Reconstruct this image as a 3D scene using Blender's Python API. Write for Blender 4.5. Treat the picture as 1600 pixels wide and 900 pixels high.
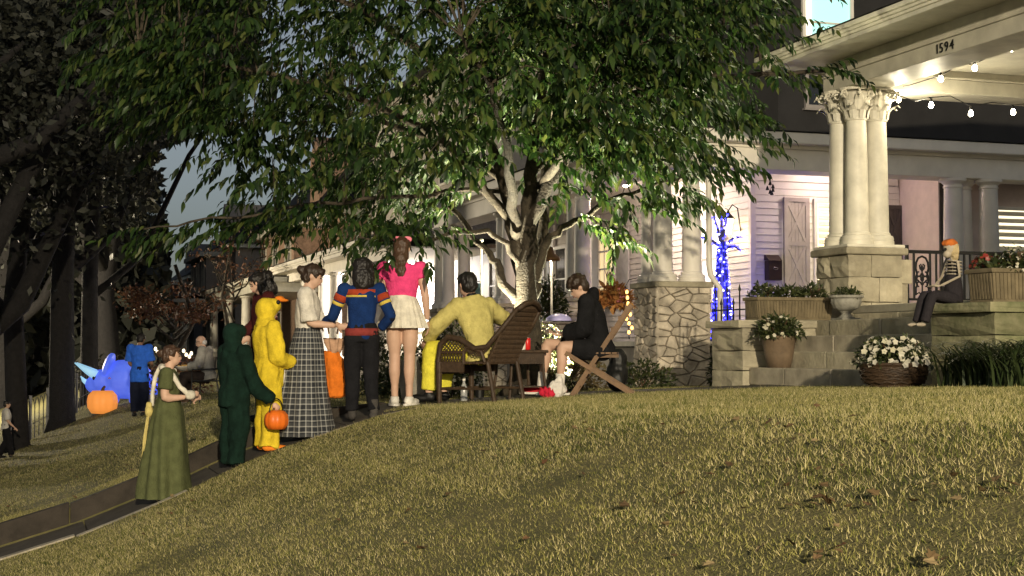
import bpy, bmesh, math, random
import numpy as np
from mathutils import Vector, Matrix, noise as mnoise

random.seed(7); NR = np.random.default_rng(7)
for o in list(bpy.data.objects): bpy.data.objects.remove(o)
SC = bpy.context.scene
COL = SC.collection
R = math.radians
SL_POWER = 54000
EYE = 2.0                       # the lens is 2.0 m above the pavement datum

# ------------------------------------------------------------ camera, world, sun, exposure
FPX = 2300.0; YAW = R(18.7); PITCH = math.atan(95 / FPX)
cam_d = bpy.data.cameras.new('camera'); cam = bpy.data.objects.new('camera', cam_d); COL.objects.link(cam)
cam_d.angle = 2 * math.atan(800 / FPX); cam_d.clip_start = .05; cam_d.clip_end = 2000
cam.location = (0, 0, EYE); cam.rotation_euler = (R(90) + PITCH, 0, -YAW)
SC.camera = cam
w = bpy.data.worlds.new('World'); SC.world = w; w.use_nodes = True
nt = w.node_tree; bg = nt.nodes['Background']
sky = nt.nodes.new('ShaderNodeTexSky'); sky.sky_type = 'NISHITA'; sky.sun_disc = False
sky.sun_elevation = R(8); sky.sun_rotation = R(200); sky.dust_density = 2.0; sky.ozone_density = 3.0
hs = nt.nodes.new('ShaderNodeHueSaturation'); hs.inputs['Saturation'].default_value = .42
nt.links.new(sky.outputs[0], hs.inputs['Color']); nt.links.new(hs.outputs[0], bg.inputs[0]); bg.inputs[1].default_value = 0.085
sun_d = bpy.data.lights.new('moon', 'SUN'); sun_d.energy = .01; sun_d.angle = R(10); sun_d.color = (.8, .85, 1)
sun = bpy.data.objects.new('moon', sun_d); COL.objects.link(sun); sun.rotation_euler = (R(60), 0, R(-30))
SC.view_settings.view_transform = 'Standard'; SC.view_settings.look = 'None'
SC.view_settings.exposure = 0; SC.view_settings.gamma = 1
SC.render.engine = 'CYCLES'
try:
    SC.cycles.use_denoising = True; SC.cycles.denoiser = 'OPENIMAGEDENOISE'
    SC.cycles.sample_clamp_indirect = 4; SC.cycles.max_bounces = 6
    SC.cycles.diffuse_bounces = 3; SC.cycles.glossy_bounces = 3; SC.cycles.transparent_max_bounces = 6
    SC.cycles.use_light_tree = True
except Exception: pass

# ------------------------------------------------------------ pixel to place
Fh = Vector((math.sin(YAW), math.cos(YAW), 0)); Rt = Vector((math.cos(YAW), -math.sin(YAW), 0))
Fp = Fh * math.cos(PITCH) + Vector((0, 0, math.sin(PITCH))); Up = Rt.cross(Fp)
def ray(u, v): return Fp + Rt * ((u - 800) / FPX) + Up * ((450 - v) / FPX)
def at(u, v, d):                # the point seen at pixel (u, v) at horizontal depth d
    r = ray(u, v); return Vector((0, 0, EYE)) + r * (d / r.dot(Fh))
def atY(u, v, y):
    r = ray(u, v); return Vector((0, 0, EYE)) + r * (y / r.y)
def atX(u, v, x):
    r = ray(u, v); return Vector((0, 0, EYE)) + r * (x / r.x)
def sm(a, b, t):
    t = min(1, max(0, (t - a) / (b - a))); return t * t * (3 - 2 * t)
PX = [-300, -2.6, -.9, -.13, .6, 1.35, 1.96, 2.3, 2.64, 3.2, 3.6, 4.3, 5.0, 6.0, 8.0, 10.0, 14, 300]
PZ = [-2.12, -2.1, -2.06, -1.83, -1.62, -1.33, -1.05, -.92, -.82, -.64, -.57, -.535, -.50, -.46, -.41, -.38, -.36, -.3]

PATH0, PATH1 = 13.35, 14.75
def G(x, y):                    # lawn height
    z = np.interp(x, PX, PZ)
    y2 = min(max(y, -6), 30)
    up_ = .14 * (1 - sm(2.5, 3.6, x)) * sm(-1.4, -.6, x) * (1 - sm(PATH1, PATH1 + 9, y)) if y >= PATH1 - .02 else 0
    return EYE + z - .03 * (y2 - 14) + up_

def dip(x, y):
    if PATH0 < y < PATH1: return .11 * (1 - sm(2.9, 3.6, x)) + .02 * (1 - sm(3.6, 8.5, x))
    return 0.0
def gnd(u, v):
    r = ray(u, v); t = 2.0
    while t < 120:
        p = Vector((0, 0, EYE)) + r * t
        if p.z <= G(p.x, p.y): break
        t += .02
    return Vector((p.x, p.y, G(p.x, p.y)))

# ------------------------------------------------------------ materials
MATS = {}
def M(name, col, rough=.7, var=.18, scale=6., bump=0., bscale=40., metal=0., spec=.35, emit=None, estr=0., trans=0., col2=None, sheen=0.):
    if name in MATS: return MATS[name]
    m = bpy.data.materials.new(name); m.use_nodes = True
    n = m.node_tree.nodes; l = m.node_tree.links; b = n['Principled BSDF']
    c = Vector(col); c2 = Vector(col2) if col2 else c * (1 - var)
    c1 = c if col2 else c * (1 + var * .5)
    tc = n.new('ShaderNodeTexCoord'); nz = n.new('ShaderNodeTexNoise'); nz.inputs['Scale'].default_value = scale
    nz.inputs['Detail'].default_value = 5; nz.inputs['Roughness'].default_value = .6
    oi = n.new('ShaderNodeObjectInfo')
    l.new(tc.outputs['Object'], nz.inputs['Vector'])
    rp = n.new('ShaderNodeValToRGB'); rp.color_ramp.elements[0].position = .32; rp.color_ramp.elements[1].position = .68
    rp.color_ramp.elements[0].color = (*c2, 1); rp.color_ramp.elements[1].color = (*c1, 1)
    l.new(nz.outputs['Fac'], rp.inputs[0])
    mx = n.new('ShaderNodeHueSaturation'); mr = n.new('ShaderNodeMapRange')
    mr.inputs[3].default_value = 1 - var * .4; mr.inputs[4].default_value = 1 + var * .4
    l.new(oi.outputs['Random'], mr.inputs[0]); l.new(mr.outputs[0], mx.inputs['Value']); l.new(rp.outputs[0], mx.inputs['Color'])
    l.new(mx.outputs[0], b.inputs['Base Color'])
    b.inputs['Roughness'].default_value = rough; b.inputs['Metallic'].default_value = metal
    b.inputs['Specular IOR Level'].default_value = spec
    if sheen: b.inputs['Sheen Weight'].default_value = sheen
    if emit: b.inputs['Emission Color'].default_value = (*emit, 1); b.inputs['Emission Strength'].default_value = estr
    if trans: b.inputs['Transmission Weight'].default_value = trans
    if bump:
        n2 = n.new('ShaderNodeTexNoise'); n2.inputs['Scale'].default_value = bscale; n2.inputs['Detail'].default_value = 4
        bp = n.new('ShaderNodeBump'); bp.inputs['Strength'].default_value = bump; bp.inputs['Distance'].default_value = .02
        l.new(tc.outputs['Object'], n2.inputs['Vector']); l.new(n2.outputs['Fac'], bp.inputs['Height']); l.new(bp.outputs[0], b.inputs['Normal'])
    MATS[name] = m; return m

def leaf_mat(name, cols, rough=.45, transl=.25):
    if name in MATS: return MATS[name]
    m = bpy.data.materials.new(name); m.use_nodes = True
    n = m.node_tree.nodes; l = m.node_tree.links; b = n['Principled BSDF']
    at_ = n.new('ShaderNodeAttribute'); at_.attribute_name = 'rnd'
    oi = n.new('ShaderNodeObjectInfo'); ad = n.new('ShaderNodeMath'); ad.operation = 'ADD'
    fr = n.new('ShaderNodeMath'); fr.operation = 'FRACT'
    l.new(at_.outputs['Fac'], ad.inputs[0]); l.new(oi.outputs['Random'], ad.inputs[1]); l.new(ad.outputs[0], fr.inputs[0])
    rp = n.new('ShaderNodeValToRGB')
    while len(rp.color_ramp.elements) < len(cols): rp.color_ramp.elements.new(.5)
    for i, c in enumerate(cols):
        e = rp.color_ramp.elements[i]; e.position = i / (len(cols) - 1); e.color = (*c, 1)
    l.new(fr.outputs[0], rp.inputs[0]); l.new(rp.outputs[0], b.inputs['Base Color'])
    b.inputs['Roughness'].default_value = rough; b.inputs['Specular IOR Level'].default_value = .4
    tr = n.new('ShaderNodeBsdfTranslucent'); l.new(rp.outputs[0], tr.inputs[0])
    mx = n.new('ShaderNodeMixShader'); mx.inputs[0].default_value = transl
    out = n['Material Output']; l.new(b.outputs[0], mx.inputs[1]); l.new(tr.outputs[0], mx.inputs[2]); l.new(mx.outputs[0], out.inputs[0])
    MATS[name] = m; return m
def glow(name, col, strength):
    if name in MATS: return MATS[name]
    m = bpy.data.materials.new(name); m.use_nodes = True; b = m.node_tree.nodes['Principled BSDF']
    b.inputs['Base Color'].default_value = (*col, 1); b.inputs['Emission Color'].default_value = (*col, 1)
    b.inputs['Emission Strength'].default_value = strength; MATS[name] = m; return m

# ------------------------------------------------------------ mesh helpers
def tag(o, label=None, cat=None, group=None, kind=None):
    if label: o['label'] = label
    if cat: o['category'] = cat
    if group: o['group'] = group
    if kind: o['kind'] = kind
    return o
def thing(name, label, cat, loc=(0, 0, 0), rz=0, group=None, sc=1):
    o = bpy.data.objects.new(name, None); COL.objects.link(o); o.empty_display_size = .1
    o.location = loc; o.rotation_euler = (0, 0, rz); o.scale = (sc, sc, sc)
    return tag(o, label, cat, group)
def new_obj(name, me, mat=None, parent=None):
    o = bpy.data.objects.new(name, me); COL.objects.link(o)
    if mat: (me.materials.append(mat) if not me.materials else None)
    if parent: o.parent = parent
    return o
class MB:
    def __init__(s, org=(0, 0, 0)): s.v = []; s.f = []; s.o = Vector(org)
    def add(s, vs, fs):
        k = len(s.v); s.v += [tuple(Vector(p) - s.o) for p in vs]; s.f += [tuple(i + k for i in f) for f in fs]; return s
    def box(s, x0, x1, y0, y1, z0, z1):
        vs = [(x, y, z) for z in (z0, z1) for y in (y0, y1) for x in (x0, x1)]
        return s.add(vs, [(0, 2, 3, 1), (4, 5, 7, 6), (0, 1, 5, 4), (2, 6, 7, 3), (0, 4, 6, 2), (1, 3, 7, 5)])
    def bar(s, a, b, wd, th=None, up=(0, 0, 1)):
        a = Vector(a); b = Vector(b); th = th or wd; d = (b - a).normalized(); u = Vector(up)
        if abs(d.dot(u)) > .98: u = Vector((1, 0, 0))
        x = d.cross(u).normalized() * wd / 2; y = x.cross(d).normalized() * th / 2
        vs = [a - x - y, a + x - y, a + x + y, a - x + y, b - x - y, b + x - y, b + x + y, b - x + y]
        return s.add(vs, [(3, 2, 1, 0), (4, 5, 6, 7), (0, 1, 5, 4), (1, 2, 6, 5), (2, 3, 7, 6), (3, 0, 4, 7)])
    def rings(s, rs, cap=True):
        k = len(rs[0]); vs = [p for r in rs for p in r]; fs = []
        for i in range(len(rs) - 1):
            for j in range(k):
                a = i * k + j; b = i * k + (j + 1) % k; fs.append((a, b, b + k, a + k))
        if cap: fs.append(tuple(range(k - 1, -1, -1))); fs.append(tuple((len(rs) - 1) * k + j for j in range(k)))
        return s.add(vs, fs)
    def tube(s, pts, rad, n=8, cap=True):
        pts = [Vector(p) for p in pts]; rad = rad if hasattr(rad, '__len__') else [rad] * len(pts)
        rs = []; px = None
        for i, p in enumerate(pts):
            d = (pts[min(i + 1, len(pts) - 1)] - pts[max(i - 1, 0)]).normalized()
            if px is None:
                px = d.orthogonal().normalized()
            px = (px - d * px.dot(d)).normalized() if (px - d * px.dot(d)).length > 1e-5 else d.orthogonal().normalized()
            py = d.cross(px)
            rs.append([p + (px * math.cos(2 * math.pi * j / n) + py * math.sin(2 * math.pi * j / n)) * rad[i] for j in range(n)])
        return s.rings(rs, cap)
    def lathe(s, c, prof, n=20, fn=None):
        c = Vector(c); rs = []
        for (r, z) in prof:
            ring = []
            for j in range(n):
                a = 2 * math.pi * j / n; q = r * (fn(a, z) if fn else 1)
                ring.append(c + Vector((q * math.cos(a), q * math.sin(a), z)))
            rs.append(ring)
        return s.rings(rs, True)
    def ell(s, c, rx, ry, rz, n=12, m=8, rot=None):
        c = Vector(c); rs = []
        for i in range(1, m):
            t = math.pi * i / m; ring = []
            for j in range(n):
                a = 2 * math.pi * j / n
                p = Vector((rx * math.sin(t) * math.cos(a), ry * math.sin(t) * math.sin(a), -rz * math.cos(t)))
                if rot: p = rot @ p
                ring.append(c + p)
            rs.append(ring)
        return s.rings(rs, True)
    def prism(s, poly, ax, a0, a1):    # polygon of 2-D points extruded along axis 0 (x), 1 (y) or 2 (z)
        def pt(p, a):
            return {0: (a, p[0], p[1]), 1: (p[0], a, p[1]), 2: (p[0], p[1], a)}[ax]
        n = len(poly); vs = [pt(p, a0) for p in poly] + [pt(p, a1) for p in poly]
        fs = [tuple(range(n - 1, -1, -1)), tuple(range(n, 2 * n))] + [(i, (i + 1) % n, (i + 1) % n + n, i + n) for i in range(n)]
        return s.add(vs, fs)
    def mesh(s, name, smooth=False):
        me = bpy.data.meshes.new(name); me.from_pydata(s.v, [], s.f)
        bm = bmesh.new(); bm.from_mesh(me); bmesh.ops.recalc_face_normals(bm, faces=bm.faces); bm.to_mesh(me); bm.free()
        if smooth:
            for p in me.polygons: p.use_smooth = True
        return me
    def build(s, name, mat, parent=None, smooth=False, bevel=0, kind=None):
        o = new_obj(name, s.mesh(name, smooth), mat, parent)
        if bevel:
            b = o.modifiers.new('bevel', 'BEVEL'); b.width = bevel; b.segments = 2; b.limit_method = 'ANGLE'
        if smooth and not bevel: pass
        if kind: o['kind'] = kind
        return o
def autosmooth(o, ang=40):
    me = o.data
    for p in me.polygons: p.use_smooth = True
    bm = bmesh.new(); bm.from_mesh(me)
    for e in bm.edges:
        if len(e.link_faces) == 2 and e.calc_face_angle(0) > R(ang): e.smooth = False
    bm.to_mesh(me); bm.free(); return o
def point(name, loc, power, col, parent=None, size=.05, kind='POINT', **kw):
    d = bpy.data.lights.new(name, kind); d.energy = power; d.color = col; d.shadow_soft_size = size
    for k, v_ in kw.items(): setattr(d, k, v_)
    o = bpy.data.objects.new(name, d); COL.objects.link(o); o.location = loc
    if parent: o.parent = parent; o.location = Vector(loc) - Vector(parent.location)
    return o
def copy_tree(o, parent=None):
    c = o.copy(); COL.objects.link(c); c.parent = parent
    for ch in o.children: copy_tree(ch, c)
    return c

# ------------------------------------------------------------ shared materials
WHITE = M('white_paint', (.74, .70, .62), .5, .12, 2.5, .05, 60)
WHITE2 = M('white_siding', (.72, .68, .63), .55, .10, 3, .05, 60)
TRIM = M('cream_trim', (.62, .59, .49), .5, .22, 3, .06, 50)
STONE = M('rubble_stone', (.50, .44, .35), .85, .45, 5, .5, 30)
MORTAR = M('mortar', (.16, .14, .11), .95, .2, 10, .3, 60)
ASH = M('ashlar_stone', (.40, .36, .26), .85, .4, 3, .5, 25)
MOSS = M('mossy_stone', (.26, .24, .14), .9, .5, 4, .5, 25, col2=(.10, .11, .05))
CONC = M('concrete', (.40, .355, .27), .9, .35, 4, .3, 50)
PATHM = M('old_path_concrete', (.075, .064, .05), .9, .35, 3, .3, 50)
IRON = M('black_iron', (.012, .012, .012), .5, .2, 10, metal=.3)
DARKROOF = M('dark_shingle', (.010, .010, .012), .8, .4, 14, .3, 30)
BRICK = M('dark_brick', (.30, .20, .14), .9, .35, 8, .4, 60)
GREYW = M('grey_stucco', (.38, .35, .31), .9, .25, 2, .2, 30)
SHUT = M('grey_shutter_paint', (.30, .27, .25), .6, .15, 4)
SOIL = M('soil', (.05, .035, .02), .95, .4, 10, .5, 40)
WOODD = M('dark_wood', (.09, .055, .03), .6, .3, 9, .2, 50)
# ============================================================ THE SETTING: ground, path, street
def build_lawn():
    xs = sorted(set(list(np.arange(-2.6, 12.01, .2)) + list(np.arange(-60, -2.6, 6)) + [12.5, 13, 14, 16, 20, 28, 40, 60]))
    ys = sorted(set(list(np.arange(-8, PATH0 - .1, .4)) + list(np.arange(PATH1 + .1, 34, .4)) + list(np.arange(34, 60, 2)) +
                    list(np.arange(60, 300, 20)) + [-40, -20, PATH0 - .004, PATH0 + .004, PATH1 - .004, PATH1 + .004, 13.7, 14.05, 14.4]))
    vs = []
    for y in ys:
        for x in xs:
            b = .005 * mnoise.noise((x * .8, y * .8, 0))
            vs.append((x, y, G(x, y) - dip(x, y) + b * (0 if abs(y - 14.05) < .8 else 1)))
    n = len(xs); fs = [(j * n + i, j * n + i + 1, (j + 1) * n + i + 1, (j + 1) * n + i) for j in range(len(ys) - 1) for i in range(n - 1)]
    me = bpy.data.meshes.new('lawn'); me.from_pydata(vs, [], fs)
    for p in me.polygons: p.use_smooth = True
    m = M('lawn_soil', (.15, .13, .05), .95, .5, 3.0, .8, 60, col2=(.075, .075, .025))
    return tag(new_obj('lawn', me, m), kind='structure')
lawn = build_lawn()
def ramp_piece(x0, x1, y0, y1, zb, zt, n=2, far=False):          # a slab that follows the slope between two heights over the path bed
    mb = MB(); xs = np.linspace(x0, x1, n + 1); top = []; bot = []
    for x in xs: top.append((x, G(x, PATH1 if far else 14.05) + zt)); bot.append((x, G(x, 14.05) + zb))
    mb.prism(top + bot[::-1], 1, y0, y1); return mb
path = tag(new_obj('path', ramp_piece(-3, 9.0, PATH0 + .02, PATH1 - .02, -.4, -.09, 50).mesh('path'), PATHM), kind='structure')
x = -2.9; k = 0
while x < 8.6:
    L = 1.15 + .1 * random.random()
    mb = MB(); n = 6; xs = np.linspace(x, x + L - .015, n + 1)
    zf = lambda q: G(q, 14.05) - .05 * (1 - sm(2.7, 3.6, q)) + .012
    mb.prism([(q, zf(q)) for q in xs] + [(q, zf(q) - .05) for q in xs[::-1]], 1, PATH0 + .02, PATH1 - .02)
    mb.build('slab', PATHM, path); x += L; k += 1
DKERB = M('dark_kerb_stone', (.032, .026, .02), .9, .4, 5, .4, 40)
x = -2.9
while x < 3.4:
    L = random.uniform(.75, 1.1)
    j = random.uniform(-.012, .012)
    ramp_piece(x, x + L - .012, PATH0 - .07 + j, PATH0 + .05 + j, -.3, .028 + j, 3).build('kerb', CONC, path, bevel=.008)
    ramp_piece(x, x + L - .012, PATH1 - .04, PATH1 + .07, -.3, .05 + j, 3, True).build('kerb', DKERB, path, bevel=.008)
    x += L
# sidewalk and street below the bank, behind and left of the camera
mb = MB(); mb.box(-2.7, -1.15, -40, 160, 0, .0)
def strip(name, x0, x1, dz, mat):
    ys = list(np.arange(-40, 31, 2)) + [60, 300]
    vs = []; 
    for y in ys:
        for x in (x0, x1): vs.append((x, y, G((x0 + x1) / 2, y) + dz))
    fs = [(2 * i, 2 * i + 1, 2 * i + 3, 2 * i + 2) for i in range(len(ys) - 1)]
    me = bpy.data.meshes.new(name); me.from_pydata(vs, [], fs); return tag(new_obj(name, me, mat), kind='structure')
strip('sidewalk', -2.75, -1.35, .05, CONC)
strip('street', -13, -4.6, .03, M('asphalt', (.05, .05, .05), .9, .3, 20, .3, 80))

# ============================================================ stone helpers
def clip(poly, n, c):
    out = []
    for i in range(len(poly)):
        a = poly[i]; b = poly[(i + 1) % len(poly)]
        da = a[0] * n[0] + a[1] * n[1] - c; db = b[0] * n[0] + b[1] * n[1] - c
        if da <= 0: out.append(a)
        if (da < 0 < db) or (db < 0 < da):
            t = da / (da - db); out.append((a[0] + t * (b[0] - a[0]), a[1] + t * (b[1] - a[1])))
    return out
def rubble(W, H, cw, ch, seed, gap=.013):
    rg = random.Random(seed); pts = []
    ny = max(2, round(H / ch)); nx = max(1, round(W / cw))
    for i in range(ny):
        m_ = max(1, nx + rg.choice([-1, 0, 0, 1]))
        for j in range(m_):
            pts.append(((j + .5 + rg.uniform(-.42, .42)) * W / m_, (i + .5 + rg.uniform(-.48, .48)) * H / ny))
    KY = 1.7; pts = [(p[0], p[1] * KY) for p in pts]; H = H * KY
    cells = []
    for i, p in enumerate(pts):
        poly = [(0, 0), (W, 0), (W, H), (0, H)]
        for j, q in enumerate(pts):
            if i == j: continue
            nx_, ny_ = q[0] - p[0], (q[1] - p[1]) * 1.0; l = math.hypot(nx_, ny_); nx_ /= l; ny_ /= l
            c = nx_ * (p[0] + q[0]) / 2 + ny_ * (p[1] + q[1]) / 2 - gap / 2
            poly = clip(poly, (nx_, ny_), c)
            if len(poly) < 3: break
        if len(poly) >= 3: cells.append(((p[0], p[1] / KY), [(q_[0], q_[1] / KY) for q_ in poly]))
    return cells
def stone_face(O, U, V, N, W, H, cw, ch, seed, parent, mat=STONE, depth=.05, gap=.016):
    O = Vector(O); U = Vector(U); V = Vector(V); N = Vector(N); rg = random.Random(seed + 99)
    for p, poly in rubble(W, H, cw, ch, seed, gap):
        n = len(poly); cx = sum(q[0] for q in poly) / n; cy = sum(q[1] for q in poly) / n
        d = depth * rg.uniform(.55, 1.1); tx, ty = rg.uniform(-.12, .12), rg.uniform(-.12, .12)
        r0 = [O + U * q[0] + V * q[1] for q in poly]
        def ins(f, dd): return [O + U * (cx + (q[0] - cx) * f) + V * (cy + (q[1] - cy) * f) + N * (dd + (q[0] - cx) * tx + (q[1] - cy) * ty) for q in poly]
        r1 = ins(.98, d * .7); r2 = ins(.80, d)
        mb = MB(parent.location if parent else (0, 0, 0)); vs = r0 + r1 + r2; fs = []
        for a in (0, n):
            for i in range(n): fs.append((a + i, a + (i + 1) % n, a + n + (i + 1) % n, a + n + i))
        fs.append(tuple(range(2 * n, 3 * n))); mb.add(vs, fs); mb.build('stone', mat, parent)
def block(parent, x0, x1, y0, y1, z0, z1, mat=ASH, name='stone_block', rough=.0, bev=.012, seed=0):
    if not rough:
        return MB(parent.location).box(x0, x1, y0, y1, z0, z1).build(name, mat, parent, bevel=bev)
    bm = bmesh.new(); bmesh.ops.create_cube(bm, size=1)
    bmesh.ops.subdivide_edges(bm, edges=bm.edges, cuts=3, use_grid_fill=True)
    for v in bm.verts:
        c = v.co; edge = sum(abs(abs(a) - .5) < 1e-4 for a in c)
        w_ = Vector(((x0 + x1) / 2 + c.x * (x1 - x0), (y0 + y1) / 2 + c.y * (y1 - y0), (z0 + z1) / 2 + c.z * (z1 - z0)))
        if edge == 1:
            nrm = Vector([math.copysign(1, a) if abs(abs(a) - .5) < 1e-4 else 0 for a in c])
            w_ += nrm * (rough * (.5 + random.uniform(-.4, .8)))
        elif edge >= 2: w_ += Vector((random.uniform(-1, 1), random.uniform(-1, 1), random.uniform(-1, 1))) * rough * .2
        v.co = w_ - Vector(parent.location)
    me = bpy.data.meshes.new(name); bm.to_mesh(me); bm.free()
    return new_obj(name, me, mat, parent)
def sub(parent_obj, mb_, name, mat, **kw):   # child of a part whose own location is zero
    return mb_.build(name, mat, parent_obj, **kw)

def column(parent, x, y, z0, z1, r, mat=WHITE, cap='doric', mbase=.12):
    O = parent.location
    h = z1 - z0; ch = .40 if cap == 'corinth' else .16
    prof = [(r * 1.42, 0), (r * 1.42, .05), (r * 1.36, .055), (r * 1.4, .08), (r * 1.32, .11), (r * 1.12, .12), (r * 1.12, .14), (r, .16)]
    for i in range(1, 7):
        t = i / 6; prof.append((r * (1 - .15 * t ** 1.6), .16 + (h - ch - .16) * t))
    prof += [(r * .95, h - ch + .005), (r * .95, h - ch + .03), (r * .85, h - ch + .035)]
    if cap != 'corinth': prof += [(r * .88, h - .10), (r * 1.15, h - .06), (r * 1.3, h - .05), (r * 1.3, h - .002)]
    mb = MB(O); mb.lathe((x, y, z0), prof, 24)
    c = autosmooth(mb.build('column', mat, parent), 35)
    if cap == 'corinth':
        zt = z1; zb = z1 - ch + .02; mb = MB(O)
        mb.lathe((x, y, zb), [(r * .84, 0), (r * .84, .12), (r * .9, .24), (r * 1.15, .32), (r * 1.3, .33)], 16)
        for tier, (za, hh, rr, nn, off) in enumerate(((0, .17, .98, 8, 0), (.10, .2, 1.05, 8, .5))):
            for k in range(nn):
                a = 2 * math.pi * (k + off) / nn; ca, sa = math.cos(a), math.sin(a); tx, ty = -sa, ca
                rows = [(0, rr, .036), (.3, rr * 1.06, .046), (.6, rr * 1.16, .044), (.85, rr * 1.5, .038), (1.0, rr * 1.9, .028), (.82, rr * 2.05, .012)]
                vs = []
                for (t, q, wd) in rows:
                    for s_ in (-1, 0, 1):
                        rad = r * q + (.012 if s_ == 0 else 0)
                        vs.append((x + ca * rad + tx * wd * s_, y + sa * rad + ty * wd * s_, zb + za + hh * t))
                fs = [(3 * i + j, 3 * i + j + 1, 3 * i + j + 4, 3 * i + j + 3) for i in range(len(rows) - 1) for j in range(2)]
                mb.add(vs, fs)
        for k in range(8):
            a = 2 * math.pi * (k + .5) / 8; ca, sa = math.cos(a), math.sin(a); pts = []
            for i in range(14):
                t = i / 13 * 4.2 * math.pi / 1.5; q = .06 * (1 - i / 18)
                pts.append((x + ca * (r * 1.6 + q * math.cos(t)), y + sa * (r * 1.6 + q * math.cos(t)), zb + .29 + q * math.sin(t)))
            mb.tube(pts, .014, 5)
        q = r * 1.5; mb.lathe((x, y, zb + .345), [(q, 0), (q * 1.04, .015), (q * 1.04, .033)], 4 * 4)
        mb.build('capital', mat, c)
    return c

# ============================================================ HOUSE A, the porch with the number
E = EYE
hA = thing('porch_house', 'cream porch house with a scrolled-capital column cluster, number 1594 and stone steps', 'house', (9.8, 15.7, G(9.8, 15.7)))
A = hA.location
a_ = .37
floorA = E + .51
zc = [G(9.8, 15.7) - .1, E + .02, E + .30, E + .56, E + .86, E + 1.13]
for i in range(5):
    z0, z1 = zc[i] + .006, zc[i + 1] - .006; s_ = .05 if i % 2 else -.06
    for (xa, xb, ya, yb) in ((9.8 - a_, 9.8 + s_, 15.7 - a_, 15.7 + .05), (9.8 + s_ + .008, 9.8 + a_, 15.7 - a_, 15.7 + .05),
                             (9.8 - a_, 9.8 - .02, 15.7 + .058, 15.7 + a_), (9.8 - .012, 9.8 + a_, 15.7 + .058, 15.7 + a_)):
        block(hA, xa, xb, ya, yb, z0, z1, ASH, 'pier_block', .03 if xa < 9.6 or i < 2 else .014)
block(hA, 9.8 - .43, 9.8 + .43, 15.7 - .43, 15.7 + .43, E + 1.13, E + 1.215, ASH, 'pier_cap', 0, .02)
block(hA, 10.178, 10.42, 15.5, 15.94, E + .80, E + 1.09, ASH, 'pier_block', .014)
block(hA, 10.178, 10.36, 15.5, 15.94, floorA + .003, E + .79, ASH, 'pier_block', .014)
MB(A).box(9.8 - .40, 9.8 + .40, 15.7 - .40, 15.7 + .40, E + 1.217, E + 1.255).build('plinth', TRIM, hA, bevel=.01)
for (dx, dy) in ((-.15, .16), (-.11, -.15), (.17, -.15)):
    column(hA, 9.8 + dx, 15.7 + dy, E + 1.257, E + 3.168, .142, TRIM, 'corinth')
# entablature: front run along the street and the return at the far end
yN = 5.0; xR = 16
ar = MB(A).box(9.50, 10.05, yN, 15.99, E + 3.17, E + 3.345).build('architrave', TRIM, hA, bevel=.008)
MB(A).box(9.48, 10.05, yN, 16.01, E + 3.347, E + 3.375).build('moulding', TRIM, hA, bevel=.008)
MB(A).box(9.52, 10.03, yN, 15.97, E + 3.377, E + 3.56).build('frieze', TRIM, hA)
MB(A).box(10.052, xR, 15.46, 15.99, E + 3.17, E + 3.345).build('architrave', TRIM, hA, bevel=.008)
MB(A).box(10.052, xR, 15.44, 16.01, E + 3.347, E + 3.375).build('moulding', TRIM, hA, bevel=.008)
MB(A).box(10.052, xR, 15.5, 15.97, E + 3.377, E + 3.56).build('frieze', TRIM, hA)
MB(A).box(8.98, 9.515, yN, 16.52, E + 3.53, E + 3.558).build('soffit', TRIM, hA)
MB(A).box(9.517, xR, 15.975, 16.52, E + 3.53, E + 3.558).build('soffit', TRIM, hA)
for (o_, z0, z1) in ((.0, 3.515, 3.565), (.02, 3.567, 3.60), (.045, 3.602, 3.635), (.075, 3.637, 3.69)):
    MB(A).box(8.95 - o_, 8.978, yN, 16.55 + o_, E + z0, E + z1).build('crown_moulding', TRIM, hA, bevel=.008)
    MB(A).box(8.98, xR, 16.522, 16.55 + o_, E + z0, E + z1).build('crown_moulding', TRIM, hA, bevel=.008)
MB(A).add([(8.86, yN, E + 3.70), (8.86, 16.64, E + 3.70), (xR, 16.64, E + 3.70), (xR, yN, E + 3.70), (12.2, yN, E + 4.3), (12.2, 13.5, E + 4.3), (xR, 13.5, E + 4.3)],
          [(0, 1, 5, 4), (1, 2, 6, 5), (4, 5, 6, 3), (0, 4, 3), (0, 3, 2, 1)]).build('roof', DARKROOF, hA)
MB(A).box(10.03, xR, yN, 15.5, E + 3.46, E + 3.49).build('ceiling', TRIM, hA)
MB(A).box(9.46, xR, yN, 16.03, floorA - .09, floorA).build('porch_floor', M('grey_porch_floor', (.3, .28, .22), .6, .2), hA, bevel=.01)
# foundation blocks seen below the floor, and the house wall out of frame to the right
y = 11.5
while y < 15.3:
    block(hA, 9.42, 9.7, y, y + .92, G(9.4, y) - .1, floorA - .095, ASH, 'foundation_block', 0); y += .93
MB(A).box(12.6, xR, yN, 15.4, floorA, E + 3.455).build('wall', WHITE2, hA)
MB(A).box(9.7, 12.9, 15.8, 16.02, G(10, 15.8) - .1, floorA - .095).build('foundation_wall', ASH, hA)
for yy in (9.9, ):
    block(hA, 9.43, 10.17, yy - .37, yy + .37, floorA, E + 1.215, ASH, 'pier_block', .02)
    for (dx, dy) in ((-.2, .2), (-.2, -.2), (.2, -.2)): column(hA, 9.8 + dx, yy + dy, E + 1.217, E + 3.168, .165, TRIM, 'corinth')
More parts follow.
